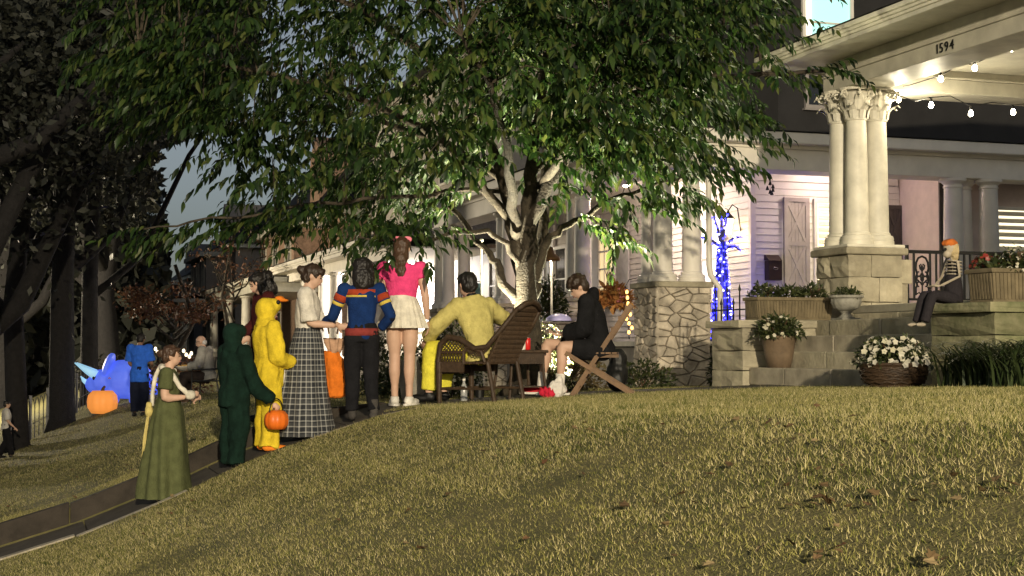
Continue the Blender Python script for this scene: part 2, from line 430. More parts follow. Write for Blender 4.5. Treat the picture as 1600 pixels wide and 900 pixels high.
# steps: five risers of separate blocks
g0 = G(8.1, 13.5)
risers = np.linspace(g0, floorA, 6)[1:]
for i, zt in enumerate(risers[:-1]):
    xf = 8.02 + .29 * i; y = 11.48; off = .3 if i % 2 else 0
    while y < 15.18:
        y2 = min(15.2, y + .93 + random.uniform(-.08, .12) - (off if y < 11.5 else 0))
        if 15.2 - y2 < .3: y2 = 15.2
        j = random.uniform(-.008, .008)
        block(hA, xf + j, xf + .60, y + .004, y2 - .004, zt - .20, zt, ASH if i % 2 else CONC, 'step_block', 0, .014); y = y2
    MB(A).box(xf + .05, 9.42, 11.5, 15.18, zt - .5, zt - .06).build('step_core', MORTAR, hA)
# cheek walls
for (ya, yb, mat, zt, x0) in ((15.22, 16.0, ASH, E + .33, 7.95), (10.55, 11.46, MOSS, E + .40, 7.9)):
    x = x0
    while x < 9.2:
        x2 = min(9.41, x + random.uniform(.45, .62)); x2 = 9.41 if 9.41 - x2 < .2 else x2
        zb = G(8.2, ya) - .08
        zs = [zb, zb + .27, zb + .50, zt - .085]
        for k in range(3): block(hA, x + .006, x2 - .006, ya, yb, zs[k] + .004, zs[k + 1] - .004, mat, 'cheek_block', .03)
        x = x2
    block(hA, x0 - .07, 9.415, ya - .05, yb + .02, zt - .083, zt, mat, 'cheek_cap', .012)
# railing on the far side
ry = 15.75; zt = E + 1.23; zb = floorA + .09
rail = MB(A).box(10.43, 13.6, ry - .025, ry + .025, zt - .04, zt).build('railing', IRON, hA)
MB(A).box(10.43, 13.6, ry - .015, ry + .015, zb, zb + .03).build('bottom_rail', IRON, rail)
MB(A).box(10.5, 10.535, ry - .02, ry + .02, floorA + .002, zt + .06).build('post', IRON, rail)
def scroll_panel(xc, w_):
    mb = MB(A); h = zt - .06 - (zb + .05); b = zb + .05; t = .011
    def P_(u_, v_): return (xc + u_ * w_ / 2, ry, b + v_ * h)
    arch = [P_(-.8, .03)] + [P_(-.8, .2), P_(-.62, .28), P_(-.85, .42), P_(-.62, .55), P_(-.8, .68), P_(-.72, .82), P_(-.45, .93), P_(0, .97), P_(.45, .93), P_(.72, .82), P_(.8, .68), P_(.62, .55), P_(.85, .42), P_(.62, .28), P_(.8, .2), P_(.8, .03)]
    mb.tube(arch, t * 1.3, 5); mb.tube([P_(0, 0), P_(0, .7)], t, 5)
    mb.tube([P_(-.8, .05), P_(-.4, .1), P_(0, .02), P_(.4, .1), P_(.8, .05)], t, 5)
    for sx in (-1, 1):
        for (cy, sy) in ((.28, 1), (.56, -1), (.42, 1)):
            pts = []
            for i in range(12):
                a = i / 11 * 1.6 * math.pi; q = .36 * (1 - i / 16)
                pts.append(P_(sx * (.1 + .34 - q * math.cos(a)), cy + sy * q * .26 * math.sin(a)))
            mb.tube(pts, t, 5)
        mb.tube([P_(0, .62), P_(sx * .25, .68), P_(sx * .3, .75), P_(sx * .1, .78)], t, 5)
    mb.ell(P_(0, .42), .03, .012, .03, 8, 6); mb.ell(P_(0, .70), .02, .012, .035, 8, 6)
    mb.build('scroll_panel', IRON, rail)
x = 10.62; bw = .235
for i in range(7):
    for xx in (x, x + bw, x + bw + .09): MB(A).box(xx - .011, xx + .011, ry - .011, ry + .011, zb + .03, zt - .04).build('baluster', IRON, rail)
    scroll_panel(x + bw / 2, bw); x += bw + .18
# the number
def text(body, size, loc, xax, yax, mat, parent, name, ext=.004, align='CENTER'):
    cu = bpy.data.curves.new(name, 'FONT'); cu.body = body; cu.size = size; cu.extrude = ext; cu.align_x = align; cu.align_y = 'CENTER'; cu.resolution_u = 3
    t = bpy.data.objects.new(name, cu); COL.objects.link(t); dg = bpy.context.evaluated_depsgraph_get()
    me = bpy.data.meshes.new_from_object(t.evaluated_get(dg)); bpy.data.objects.remove(t)
    xa = Vector(xax).normalized(); ya = Vector(yax).normalized(); za = xa.cross(ya)
    mt = Matrix((xa, ya, za)).transposed(); L = Vector(loc) - (parent.matrix_world.translation if parent and False else Vector((0, 0, 0)))
    for v in me.vertices: v.co = mt @ v.co + L
    me.materials.clear(); return new_obj(name, me, mat, parent)
for ch, u in zip('1594', (1463.5, 1470, 1478, 1486.5)):
    p = atX(u, 0, 9.494); zz = E + 3.258
    text(ch, .15, Vector((9.494, p.y, zz)) - A, (0, -1, .0), (0, .0, 1), IRON, ar, 'house_digit')

# string lights under the porch A ceiling
def string_light(label, pts_wire, bulbs, colr, strength, group, r=.028, wire=IRON, power=0, nlight=99, drop=.05):
    t = thing('string_lights', label, 'string lights', pts_wire[0], 0, group); O = t.location
    MB(O).tube(pts_wire, .006, 5).build('wire', wire, t)
    gm = glow('bulb_' + group.replace(' ', '_'), colr, strength)
    bulb_me = None
    for i, b in enumerate(bulbs):
        b = Vector(b)
        if bulb_me is None:
            mbb = MB(); mbb.lathe((0, 0, -r * 1.3), [(r * .3, 0), (r * .8, r * .4), (r, r * 1.1), (r * .8, r * 1.9), (r * .45, r * 2.5)], 10)
            bulb_me = mbb.mesh('bulb', True)
            soc = MB().lathe((0, 0, r * 1.2), [(r * .5, 0), (r * .5, drop)], 8).mesh('socket'); soc.materials.append(IRON)
        o = new_obj('bulb', bulb_me, gm, t); o.location = b - O
        s_ = bpy.data.objects.new('socket', soc); COL.objects.link(s_); s_.parent = o
        if power and i % nlight == 0: point('bulb_light', b - Vector((0, 0, r * 3)), power, colr, t, .03)
    return t
wl = [atX(1392, 128, 10.3)] + [p for q in ((1404, 158 - 22), (1421, 133), (1470, 118), (1500, 100), (1523, 100), (1562, 80), (1580, 68), (1610, 55)) for p in [atX(q[0], q[1], 10.3)]]
string_light('string of round white bulbs looping along the porch beam above the number', wl, [atX(u, v, 10.3) for (u, v) in ((1404, 155), (1470, 123), (1523, 106), (1580, 75))], (1, .88, .62), 60, 'porch A front bulbs', .03, power=32)
wl2 = [atY(u, v, 15.2) for (u, v) in ((1400, 148), (1430, 158), (1455, 152), (1485, 150), (1517, 166), (1550, 160), (1583, 164), (1605, 162))]
string_light('string of round white bulbs hanging across the far end of the porch', wl2, [atY(u, v, 15.2) for (u, v) in ((1455, 164), (1517, 177), (1583, 175))], (1, .88, .62), 60, 'porch A end bulbs', .03, power=32)

# ============================================================ HOUSE B, long white porch with stone piers
hB = thing('white_house', 'white clapboard house with long columned porch on rubble stone piers', 'house', (12, 27, G(12, 27)))
B = hB.location
def pier(parent, cx, cy, h, z1, seed, cw=.2, ch=.14, faces='WS'):
    O = parent.location; zb = G(cx, cy) - .12
    MB(O).box(cx - h + .03, cx + h - .03, cy - h + .03, cy + h - .03, zb, z1 - .09).build('pier', MORTAR, parent)
    pr = parent.children[-1] if False else None
    H = z1 - .09 - zb
    for f in faces:
        if f == 'S': stone_face((cx - h, cy - h + .03, zb), (1, 0, 0), (0, 0, 1), (0, -1, 0), 2 * h, H, cw, ch, seed, parent)
        if f == 'W': stone_face((cx - h + .03, cy + h, zb), (0, -1, 0), (0, 0, 1), (-1, 0, 0), 2 * h, H, cw * .8, ch, seed + 1, parent)
        if f == 'E': stone_face((cx + h - .03, cy - h, zb), (0, 1, 0), (0, 0, 1), (1, 0, 0), 2 * h, H, cw, ch, seed + 2, parent)
    block(parent, cx - h - .05, cx + h + .05, cy - h - .05, cy + h + .05, z1 - .088, z1, ASH, 'pier_cap', 0, .015)
zp = E + 1.02; bz = E + 2.80
pier(hB, 9.6, 20.7, .44, zp, 11, .24, .13, 'WSE')
for (dx, dy) in ((-.24, .24), (-.24, -.22), (.24, -.22)): column(hB, 9.6 + dx, 20.7 + dy, zp + .002, bz, .15, WHITE)
pier(hB, 9.55, 24.5, .36, zp - .1, 31, .2, .14)
for dy in (-.2, .2): column(hB, 9.55, 24.5 + dy, zp - .098, bz, .16, WHITE)
pier(hB, 9.55, 32.6, .42, zp - .1, 41, .22, .16)
for (dx, dy) in ((-.2, -.45), (-.2, .2), (.25, -.2)): column(hB, 9.55 + dx, 32.6 + dy, zp - .098, bz, .15, WHITE)
pier(hB, 9.55, 28.6, .36, zp - .1, 51, .2, .14)
for dy in (-.2, .2): column(hB, 9.55, 28.6 + dy, zp - .098, bz, .16, WHITE)
# right-hand columns under the near end beam
MB(B).box(14.3, 15.9, 20.3, 21.0, G(15, 20.5) - .1, E + .55).build('plinth_wall', WHITE2, hB)
for xx, dy in ((14.62, 0), (14.98, .25), (15.28, -.05)): column(hB, xx, 20.55 + dy, E + .552, bz, .17, WHITE)
# beams
for (x0, x1, y0, y1) in ((9.30, 9.9, 20.4, 33.2), (9.902, 18, 20.4, 20.95)):
    MB(B).box(x0, x1, y0, y1, bz, bz + .33).build('beam', WHITE, hB, bevel=.01)
    MB(B).box(x0 - (.03 if x0 < 9.5 else 0), x1, y0 - .03, y1, bz + .332, bz + .37).build('moulding', WHITE, hB)
for (x0, x1, y0, y1) in ((9.02, 9.25, 20.12, 33.4), (9.252, 18, 20.12, 20.37)):
    MB(B).box(x0, x1, y0, y1, bz + .38, bz + .56).build('fascia', WHITE, hB, bevel=.02)
MB(B).box(9.25, 18, 20.37, 33.2, bz + .372, bz + .40).build('porch_ceiling', WHITE, hB)
MB(B).add([(8.98, 20.08, bz + .57), (8.98, 33.6, bz + .57), (18, 33.6, bz + .57), (18, 20.08, bz + .57), (12, 22.6, bz + 1.0), (12, 33.6, bz + 1.0), (18, 22.6, bz + 1.0)],
          [(0, 1, 5, 4), (3, 0, 4, 6), (4, 5, 2, 6), (0, 3, 2, 1), (1, 2, 5), (3, 6, 2)]).build('porch_roof', DARKROOF, hB)
flB = E + .12
MB(B).box(9.3, 18, 20.5, 33.2, flB - .08, flB).build('porch_floor', M('grey_porch_floor', (.3, .28, .22)), hB)
MB(B).box(9.7, 17.9, 20.75, 21.0, G(10, 20.7) - .1, flB - .085).build('porch_skirt', GREYW, hB)
MB(B).box(9.45, 9.7, 20.75, 33.1, G(9.5, 27) - .3, flB - .085).build('porch_skirt', GREYW, hB)
# walls with clapboards
def clap(parent, x0, y0, x1, y1, z0, z1, nrm, mat=WHITE2, e=.115):
    O = parent.location; nx_, ny_ = nrm; z = z0
    L = math.hypot(x1 - x0, y1 - y0); 
    while z < z1 - .02:
        zt_ = min(z + e, z1); mb = MB(O); a = .026; b = .006
        vs = [(x0 + nx_ * a, y0 + ny_ * a, z), (x1 + nx_ * a, y1 + ny_ * a, z), (x1 + nx_ * b, y1 + ny_ * b, zt_ - .001), (x0 + nx_ * b, y0 + ny_ * b, zt_ - .001),
              (x0 - nx_ * .01, y0 - ny_ * .01, z), (x1 - nx_ * .01, y1 - ny_ * .01, z), (x1 - nx_ * .01, y1 - ny_ * .01, zt_ - .001), (x0 - nx_ * .01, y0 - ny_ * .01, zt_ - .001)]
        mb.add(vs, [(0, 1, 2, 3), (0, 4, 5, 1), (4, 7, 6, 5), (3, 2, 6, 7), (0, 3, 7, 4), (1, 5, 6, 2)]); mb.build('clapboard', mat, parent); z = zt_
wz1 = bz + .37
MB(B).box(12.02, 18, 22.62, 33.4, flB, wz1).build('wall', WHITE2, hB)
MB(B).box(14.95, 18, 21.4, 22.619, flB, wz1).build('wall', M('plaster_with_pink_light', (.62, .52, .46), .7, .1), hB)  # pink of the light on this wall is put into its colour
clap(hB, 12.0, 22.63, 12.0, 33.3, flB + .005, wz1 - .28, (-1, 0))
clap(hB, 12.02, 22.6, 14.94, 22.6, flB + .005, wz1 - .28, (0, -1))
MB(B).box(11.965, 12.06, 22.565, 22.66, flB + .001, wz1 - .001).build('corner_board', WHITE2, hB)
MB(B).box(12.062, 14.9, 22.56, 22.6, wz1 - .27, wz1 - .001).build('frieze_board', WHITE, hB)
MB(B).box(11.96, 12.0, 22.662, 33.2, wz1 - .27, wz1 - .001).build('frieze_board', WHITE, hB)
BL = M('window_blind_slat', (.8, .75, .6), .5, .1)
WGL = glow('lit_room', (1, .86, .52), 1.6)
WGL2 = glow('lit_room_pale', (1, .9, .66), 1.3)
def window_S(parent, x0, x1, z0, z1, yw, mat, slats=0, frame=WHITE, mull=1, name='window'):
    O = parent.location
    wn = MB(O).box(x0, x1, yw - .02, yw + .0, z0, z1).build(name, mat, parent)
    f = .06
    for (a, b, c, d) in ((x0 - f, x0, z0 - f, z1 + f), (x1, x1 + f, z0 - f, z1 + f), (x0, x1, z1, z1 + f), (x0, x1, z0 - f, z0)):
        MB(O).box(a, b, yw - .06, yw - .0, c, d).build('frame', frame, wn)
    MB(O).box(x0 - .1, x1 + .1, yw - .1, yw - .002, z0 - f - .04, z0 - f - .001).build('sill', frame, wn)
    if mull: MB(O).box(x0, x1, yw - .05, yw - .021, (z0 + z1) / 2 - .025, (z0 + z1) / 2 + .025).build('sash_rail', frame, wn)
    for i in range(slats):
        z = z0 + (i + .5) * (z1 - z0) / slats; h = (z1 - z0) / slats * .62
        MB(O).add([(x0 + .03, yw - .055, z - h / 2), (x1 - .03, yw - .055, z - h / 2), (x1 - .03, yw - .03, z + h / 2), (x0 + .03, yw - .03, z + h / 2),
                   (x0 + .03, yw - .051, z - h / 2 - .004), (x1 - .03, yw - .051, z - h / 2 - .004), (x1 - .03, yw - .026, z + h / 2 - .004), (x0 + .03, yw - .026, z + h / 2 - .004)],
                  [(0, 1, 2, 3), (7, 6, 5, 4), (0, 4, 5, 1), (1, 5, 6, 2), (2, 6, 7, 3), (3, 7, 4, 0)]).build('slat', BL, wn)
    return wn
def window_W(parent, y0, y1, z0, z1, xw, mat, frame=WHITE, bars=(1, 1), name='window'):
    O = parent.location
    wn = MB(O).box(xw - .02, xw, y0, y1, z0, z1).build(name, mat, parent); f = .07
    for (a, b, c, d) in ((y0 - f, y0, z0 - f, z1 + f), (y1, y1 + f, z0 - f, z1 + f), (y0, y1, z1, z1 + f), (y0, y1, z0 - f, z0)):
        MB(O).box(xw - .06, xw, a, b, c, d).build('frame', frame, wn)
    for i in range(bars[0]):
        z = z0 + (i + 1) * (z1 - z0) / (bars[0] + 1); MB(O).box(xw - .05, xw - .021, y0, y1, z - .02, z + .02).build('glazing_bar', frame, wn)
    for i in range(bars[1]):
        q = y0 + (i + 1) * (y1 - y0) / (bars[1] + 1); MB(O).box(xw - .045, xw - .022, q - .012, q + .012, z0, z1).build('glazing_bar', frame, wn)
    return wn
def shutter_S(parent, x0, x1, z0, z1, yw, mat=SHUT):
    O = parent.location; b = .075
    sh = MB(O).box(x0, x1, yw - .03, yw - .005, z0, z1).build('shutter', mat, parent)
    zm = (z0 + z1) / 2
    for (a, c, d, e) in ((x0, x0 + b, z0, z1), (x1 - b, x1, z0, z1), (x0 + b, x1 - b, z0, z0 + b), (x0 + b, x1 - b, z1 - b, z1), (x0 + b, x1 - b, zm - b / 2, zm + b / 2)):
        MB(O).box(a, c, yw - .055, yw - .031, d, e).build('stile', mat, sh)
    n = 5
    for i in range(n):
        xa = x0 + b + (x1 - x0 - 2 * b) * i / n; xb = x0 + b + (x1 - x0 - 2 * b) * (i + 1) / n
        for (p, q) in ((z0 + b, zm - b / 2), (zm + b / 2, z1 - b)): MB(O).box(xa + .004, xb - .004, yw - .037, yw - .0305, p, q).build('plank', mat, sh)
    for (p, q) in ((z0 + b, zm - b / 2), (zm + b / 2, z1 - b)):
        MB(O).bar((x0 + b, yw - .044, p), (x1 - b, yw - .044, q), .05, .012, (0, 1, 0)).build('brace', mat, sh)
        MB(O).bar((x0 + b, yw - .045, q), (x1 - b, yw - .045, p), .05, .012, (0, 1, 0)).build('brace', mat, sh)
    return sh
yw = 22.572
pa = atY(1226, 280, 22.5); pb = atY(1267, 450, 22.5)
shutter_S(hB, pa.x, pb.x, E + 1.02, E + 2.62, yw)
xa, xb = atY(1275, 0, 22.5).x, atY(1372, 0, 22.5).x
window_S(hB, xa, xb, E + .75, E + 2.55, yw, WGL, 17)
shutter_S(hB, atY(1381, 0, 22.5).x, atY(1397, 0, 22.5).x + .2, E + .95, E + 2.55, yw, M('dark_shutter_paint', (.07, .06, .055), .6))
# right end: louvred window beyond the columns
window_S(hB, 16.05, 16.75, E + .95, E + 2.4, 21.38, WGL2, 12)
window_S(hB, 17.1, 17.9, E + .95, E + 2.4, 21.38, WGL2, 12)
MB(B).box(14.93, 15.14, 21.36, 21.395, flB, wz1 - .3).build('dark_panel', M('dark_shutter_paint', (.07, .06, .055), .6), hB)
# front wall openings, placed by where they show between the columns
def yX(u, x=12): return atX(u, 0, x).y
DKG = M('dark_window_glass', (.02, .022, .025), .08, .1, 3, spec=.6)
window_W(hB, yX(1130), yX(1100), E + .9, E + 2.35, 11.962, glow('lit_room_white', (1, .93, .85), .9))
window_W(hB, yX(963), yX(941), E + .95, E + 2.45, 11.962, glow('lit_room_warm', (1, .78, .42), .8), bars=(3, 2))
MB(B).box(11.93, 11.96, yX(985), yX(966), E + .9, E + 2.5).build('shutter', M('pale_shutter', (.5, .48, .46), .6), hB)
MB(B).box(11.9, 11.96, yX(939), yX(921), flB, wz1 - .28).build('pilaster', WHITE, hB)
MB(B).box(11.9, 11.96, yX(870), yX(864), flB, wz1 - .28).build('door_casing', WHITE, hB)
MB(B).box(11.92, 11.962, yX(862), yX(838), flB, E + 2.3).build('door', M('dark_door', (.03, .025, .02), .5), hB)
window_W(hB, yX(800), yX(770), E + .95, E + 2.35, 11.962, DKG)
window_W(hB, 31.4, 32.8, E + .9, E + 2.3, 11.962, DKG)
# second storey
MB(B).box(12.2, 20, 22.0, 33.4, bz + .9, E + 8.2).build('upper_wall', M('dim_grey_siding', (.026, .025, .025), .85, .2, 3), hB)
MB(B).add([(11.6, 21.4, E + 8.2), (11.6, 34, E + 8.2), (20.6, 34, E + 8.2), (20.6, 21.4, E + 8.2), (16, 25, E + 10.5), (16, 30.5, E + 10.5)],
          [(0, 1, 5, 4), (1, 2, 5), (2, 3, 4, 5), (3, 0, 4), (0, 3, 2, 1)]).build('roof', DARKROOF, hB)
pa = atY(1259, 55, 21.95); pb = atY(1329, 55, 21.95)
window_S(hB, pa.x, pb.x, pa.z, pa.z + 1.35, 21.995, glow('lit_room_cool', (.40, .78, .76), .8), 0, mull=0)
pc_ = atY(1262, 55, 21.9); MB(B).box(pc_.x, pc_.x + .09, 21.93, 21.97, pa.z, pa.z + .6).build('curtain_edge', glow('lit_curtain', (1, .97, .85), 1.6), hB)
MB(B).box(pa.x, pb.x, 21.93, 21.972, pa.z + .22, pa.z + .25).build('sash_rail', WHITE, hB)
window_S(hB, atY(1262, 0, 21.95).x, atY(1286, 0, 21.95).x, bz + 1.35, bz + 1.85, 21.995, DKG, 0, SHUT, 0)
for yy in (24.5, 28, 31.5): window_W(hB, yy, yy + 1, E + 4.8, E + 6.3, 12.198, DKG)
# gutter downspout at the corner
ds = MB(B).tube([(9.15, 20.3, bz + .38), (9.15, 20.1, bz + .3), (9.55, 20.12, bz + .12), (9.98, 20.16, bz - .1), (9.98, 20.16, zp + .25), (10.0, 20.15, zp + .1), (10.16, 20.16, zp - .1), (10.16, 20.16, G(10, 20) + .25), (10.2, 20.0, G(10, 20) + .1)], .045, 10)
ds.build('downspout', WHITE, hB, smooth=True)

# lamp on the porch ceiling of house B
lp = atX(978, 262, 10.6); lp.z = min(lp.z, bz + .25)
t = thing('porch_lamp', 'round glowing lamp under the long white porch ceiling', 'lamp', lp)
MB(lp).ell(lp, .09, .09, .09, 14, 10).build('globe', glow('globe_glass', (1, .85, .6), 25), t, smooth=True)
MB(lp).tube([lp + Vector((0, 0, .085)), (lp.x, lp.y, bz + .371)], .02, 8).build('stem', IRON, t)
point('porch_lamp_light', lp - Vector((0, 0, .14)), 260, (1, .78, .66), t, .08)
l2 = Vector((13.3, 21.9, bz + .27))  # added lamp, hidden behind the columns, to brighten this end of the porch
t = thing('porch_lamp', 'added flush ceiling lamp, unseen behind the columns, near the barn shutter window of the white porch', 'lamp', l2)
MB(l2).ell(l2, .12, .12, .06, 14, 8).build('globe', glow('globe_glass', (1, .85, .6), 25), t, smooth=True)
MB(l2).lathe((l2.x, l2.y, l2.z + .045), [(.13, 0), (.13, .04)], 16).build('base_plate', IRON, t)
point('porch_lamp_light', l2 - Vector((0, 0, .12)), 42, (1, .74, .68), t, .1)
# wall lantern by the corner of house B
lq = Vector((11.93, 23.05, E + 2.05)); lq = atX(1138, 352, 11.72)
t = thing('wall_lantern', 'brass carriage lantern glowing on the white siding behind the blue lit figure', 'lantern', (11.96, lq.y, lq.z - .2))
O = t.location; c = Vector((11.72, lq.y, lq.z))
MB(O).lathe((c.x, c.y, c.z - .16), [(.05, 0), (.10, .26), (.10, .27)], 6).build('glass', glow('lantern_glass', (1, .72, .35), 7), t)
MB(O).lathe((c.x, c.y, c.z + .115), [(.13, 0), (.04, .09), (.015, .14)], 6).build('cap', IRON, t)
MB(O).tube([(11.96, c.y, c.z - .1), (11.9, c.y, c.z + .3), (11.8, c.y, c.z + .36), (c.x, c.y, c.z + .25)], .012, 6).build('bracket', IRON, t)
point('lantern_light', c - Vector((.0, .0, .22)), 9, (1, .72, .4), t, .06)

# ============================================================ HOUSES FARTHER ALONG THE STREET
hC = thing('neighbour_house', 'grey house with brightly lit white columned porch beyond the long white porch', 'house', (12, 43, G(12, 43)))
C_ = hC.location; z0 = E + 2.28
MB(C_).box(8.9, 9.3, 36.2, 50.4, z0, z0 + .22).build('beam', WHITE, hC)
MB(C_).box(8.88, 9.3, 36.2, 50.4, z0 + .222, z0 + .26).build('moulding', WHITE, hC)
MB(C_).box(8.4, 12, 35.8, 50.9, z0 + .262, z0 + .30).build('soffit', WHITE, hC)
for (o_, a, b) in ((0, .25, .34), (.05, .342, .40), (.1, .402, .5)): MB(C_).box(8.38 - o_, 8.5, 35.7, 51, z0 + a, z0 + b).build('eave_moulding', WHITE, hC)
MB(C_).box(8.9, 12, 50.1, 50.4, z0, z0 + .22).build('beam', WHITE, hC)
MB(C_).add([(8.25, 35.6, z0 + .52), (8.25, 51.1, z0 + .52), (12, 51.1, z0 + 1.5), (12, 35.6, z0 + 1.5), (12, 35.6, z0 + .52), (12, 51.1, z0 + .52)], [(0, 1, 2, 3), (0, 3, 4), (1, 5, 2), (0, 4, 5, 1)]).build('porch_roof', M('grey_shingle', (.2, .19, .18), .8, .3, 12), hC)
for u in (506, 524, 553, 566, 590):
    p = atX(u, 500, 9.1); column(hC, 9.1, p.y, E - .35, z0, .2, WHITE)
MB(C_).box(8.9, 12, 36, 50.5, E - .55, E - .35).build('porch_floor', CONC, hC)
MB(C_).box(9.0, 12, 36, 50.4, G(9, 43) - .3, E - .552).build('foundation', GREYW, hC)
MB(C_).box(12.0, 19, 35.5, 51, E - .6, E + 2.6).build('wall', WHITE2, hC)
window_W(hC, atX(690, 0, 12).y, atX(648, 0, 12).y, E + .6, E + 2.0, 11.995, glow('lit_doorway', (1, .93, .9), 4.5), bars=(1, 1))
window_W(hC, 46.5, 48.2, E + .4, E + 1.9, 11.995, WGL2)
MB(C_).box(12.0, 19, 35.5, 51, E + 3.8, E + 8.4).build('upper_wall', GREYW, hC)
for yy in (37.5, 41, 44.5, 48): window_W(hC, yy, yy + 1, E + 4.9, E + 6.6, 11.998, DKG)
MB(C_).add([(11.5, 35, E + 8.4), (11.5, 51.5, E + 8.4), (19.5, 51.5, E + 8.4), (19.5, 35, E + 8.4), (15.5, 39, E + 10.6), (15.5, 47.5, E + 10.6)],
          [(0, 1, 5, 4), (1, 2, 5), (2, 3, 4, 5), (3, 0, 4), (0, 3, 2, 1)]).build('roof', DARKROOF, hC)
cl_ = Vector((10.6, 43.0, z0 + .12))
t = thing('porch_lamp', 'bright white ceiling lamp inside the columned porch of the grey house', 'lamp', cl_)
MB(cl_).ell(cl_, .14, .14, .1, 12, 8).build('globe', glow('globe_white', (1, .95, .88), 30), t, smooth=True)
MB(cl_).tube([cl_ + Vector((0, 0, .05)), (cl_.x, cl_.y, z0 + .262)], .03, 8).build('stem', IRON, t)
point('porch_lamp_light', cl_ - Vector((0, 0, .2)), 650, (1, .93, .86), t, .12)

def far_house(name, label, x0, y0, y1, wmat, roofz, eav, ridge, lit=None, porch=True):
    h = thing(name, label, 'house', (x0 + 3, (y0 + y1) / 2, G(9, 40))); O = h.location
    MB(O).box(x0 + 2.6, x0 + 10, y0, y1, G(9, 40) - .3, E + eav).build('wall', wmat, h)
    # bay with cornice on the upper floor
    ym = y0 + (y1 - y0) * .12; yb = y0 + (y1 - y0) * .62
    MB(O).box(x0 + 1.2, x0 + 2.6, ym, yb, E + 2.9, E + eav - .4).build('bay', wmat, h)
    MB(O).box(x0 + .8, x0 + 2.62, ym - .3, yb + .3, E + eav - .40, E + eav - .15).build('bay_cornice', TRIM, h)
    MB(O).box(x0 + 2.1, x0 + 10.4, y0 - .4, y1 + .4, E + eav, E + eav + .22).build('cornice', TRIM, h)
    MB(O).add([(x0 + 2, y0 - .5, E + eav + .22), (x0 + 2, y1 + .5, E + eav + .22), (x0 + 10.5, y1 + .5, E + eav + .22), (x0 + 10.5, y0 - .5, E + eav + .22), (x0 + 4.6, y0 + 2.5, E + ridge), (x0 + 4.6, y1 - 2.5, E + ridge), (x0 + 8, y1 - 2.5, E + ridge), (x0 + 8, y0 + 2.5, E + ridge)],
              [(0, 1, 5, 4), (1, 2, 6, 5), (2, 3, 7, 6), (3, 0, 4, 7), (4, 5, 6, 7), (0, 3, 2, 1)]).build('roof', DARKROOF, h)
    MB(O).prism([(y0 + 4, E + eav + .3), (y0 + 6, E + eav + .3), (y0 + 6, E + ridge - .5), (y0 + 5, E + ridge + .3), (y0 + 4, E + ridge - .5)], 0, x0 + 2.6, x0 + 5).build('dormer', wmat, h)
    z_ = E + 2.2
    MB(O).box(x0 - .5, x0 + 2.6, y0 + .4, y1 - .4, z_, z_ + .35).build('porch_entablature', TRIM, h)
    MB(O).box(x0 - .75, x0 + 2.6, y0, y1, z_ + .36, z_ + .55).build('porch_eave', TRIM, h)
    MB(O).add([(x0 - .8, y0 - .1, z_ + .56), (x0 - .8, y1 + .1, z_ + .56), (x0 + 2.6, y1 + .1, z_ + 1.05), (x0 + 2.6, y0 - .1, z_ + 1.05)], [(0, 1, 2, 3)]).build('porch_roof', DARKROOF, h)
    for q in np.linspace(y0 + .8, y1 - .8, 4): column(h, x0 - .1, q, G(9, 40) + .5, z_, .2, TRIM)
    MB(O).box(x0 - .4, x0 + 2.6, y0 + .3, y1 - .3, G(9, 40) - .3, G(9, 40) + .5).build('porch_base', GREYW, h)
    for k, q in enumerate(np.linspace(ym + .6, yb - 1.8, 3)): window_W(h, q, q + 1.1, E + 3.3, E + eav - .7, x0 + 1.198, DKG, TRIM)
    for q in (yb + 1.2, y1 - 2.2): window_W(h, q, q + 1.0, E + 3.3, E + eav - .5, x0 + 2.598, DKG, TRIM)
    window_W(h, y0 + 3, y0 + 4.2, E - .2, E + 1.7, x0 + 2.598, DKG, TRIM); window_W(h, y1 - 4, y1 - 2.8, E - .2, E + 1.7, x0 + 2.598, DKG, TRIM)
    return h
hD = far_house('brick_house', 'brown brick house with a lit yellow upper window and corniced bay', 9.3, 56, 73, BRICK, 8, 5.2, 8.6)
pd = atX(432, 405, 11.85)
window_W(hD, pd.y - .35, pd.y + .35, pd.z - .7, pd.z + .45, 11.85, glow('lit_yellow', (1, .75, .22), 1.1), TRIM)
hE = far_house('gabled_house', 'dark gabled house at the far end of the row beside the big trees', 9.0, 82, 97, M('tan_siding', (.34, .29, .24), .85), 8, 5.6, 8.2)
far_house('distant_house', 'dim house almost hidden behind the dark trees, past the dark gabled house', 9.5, 106, 122, M('dark_siding', (.10, .09, .09), .85), 8, 5.0, 7.5)
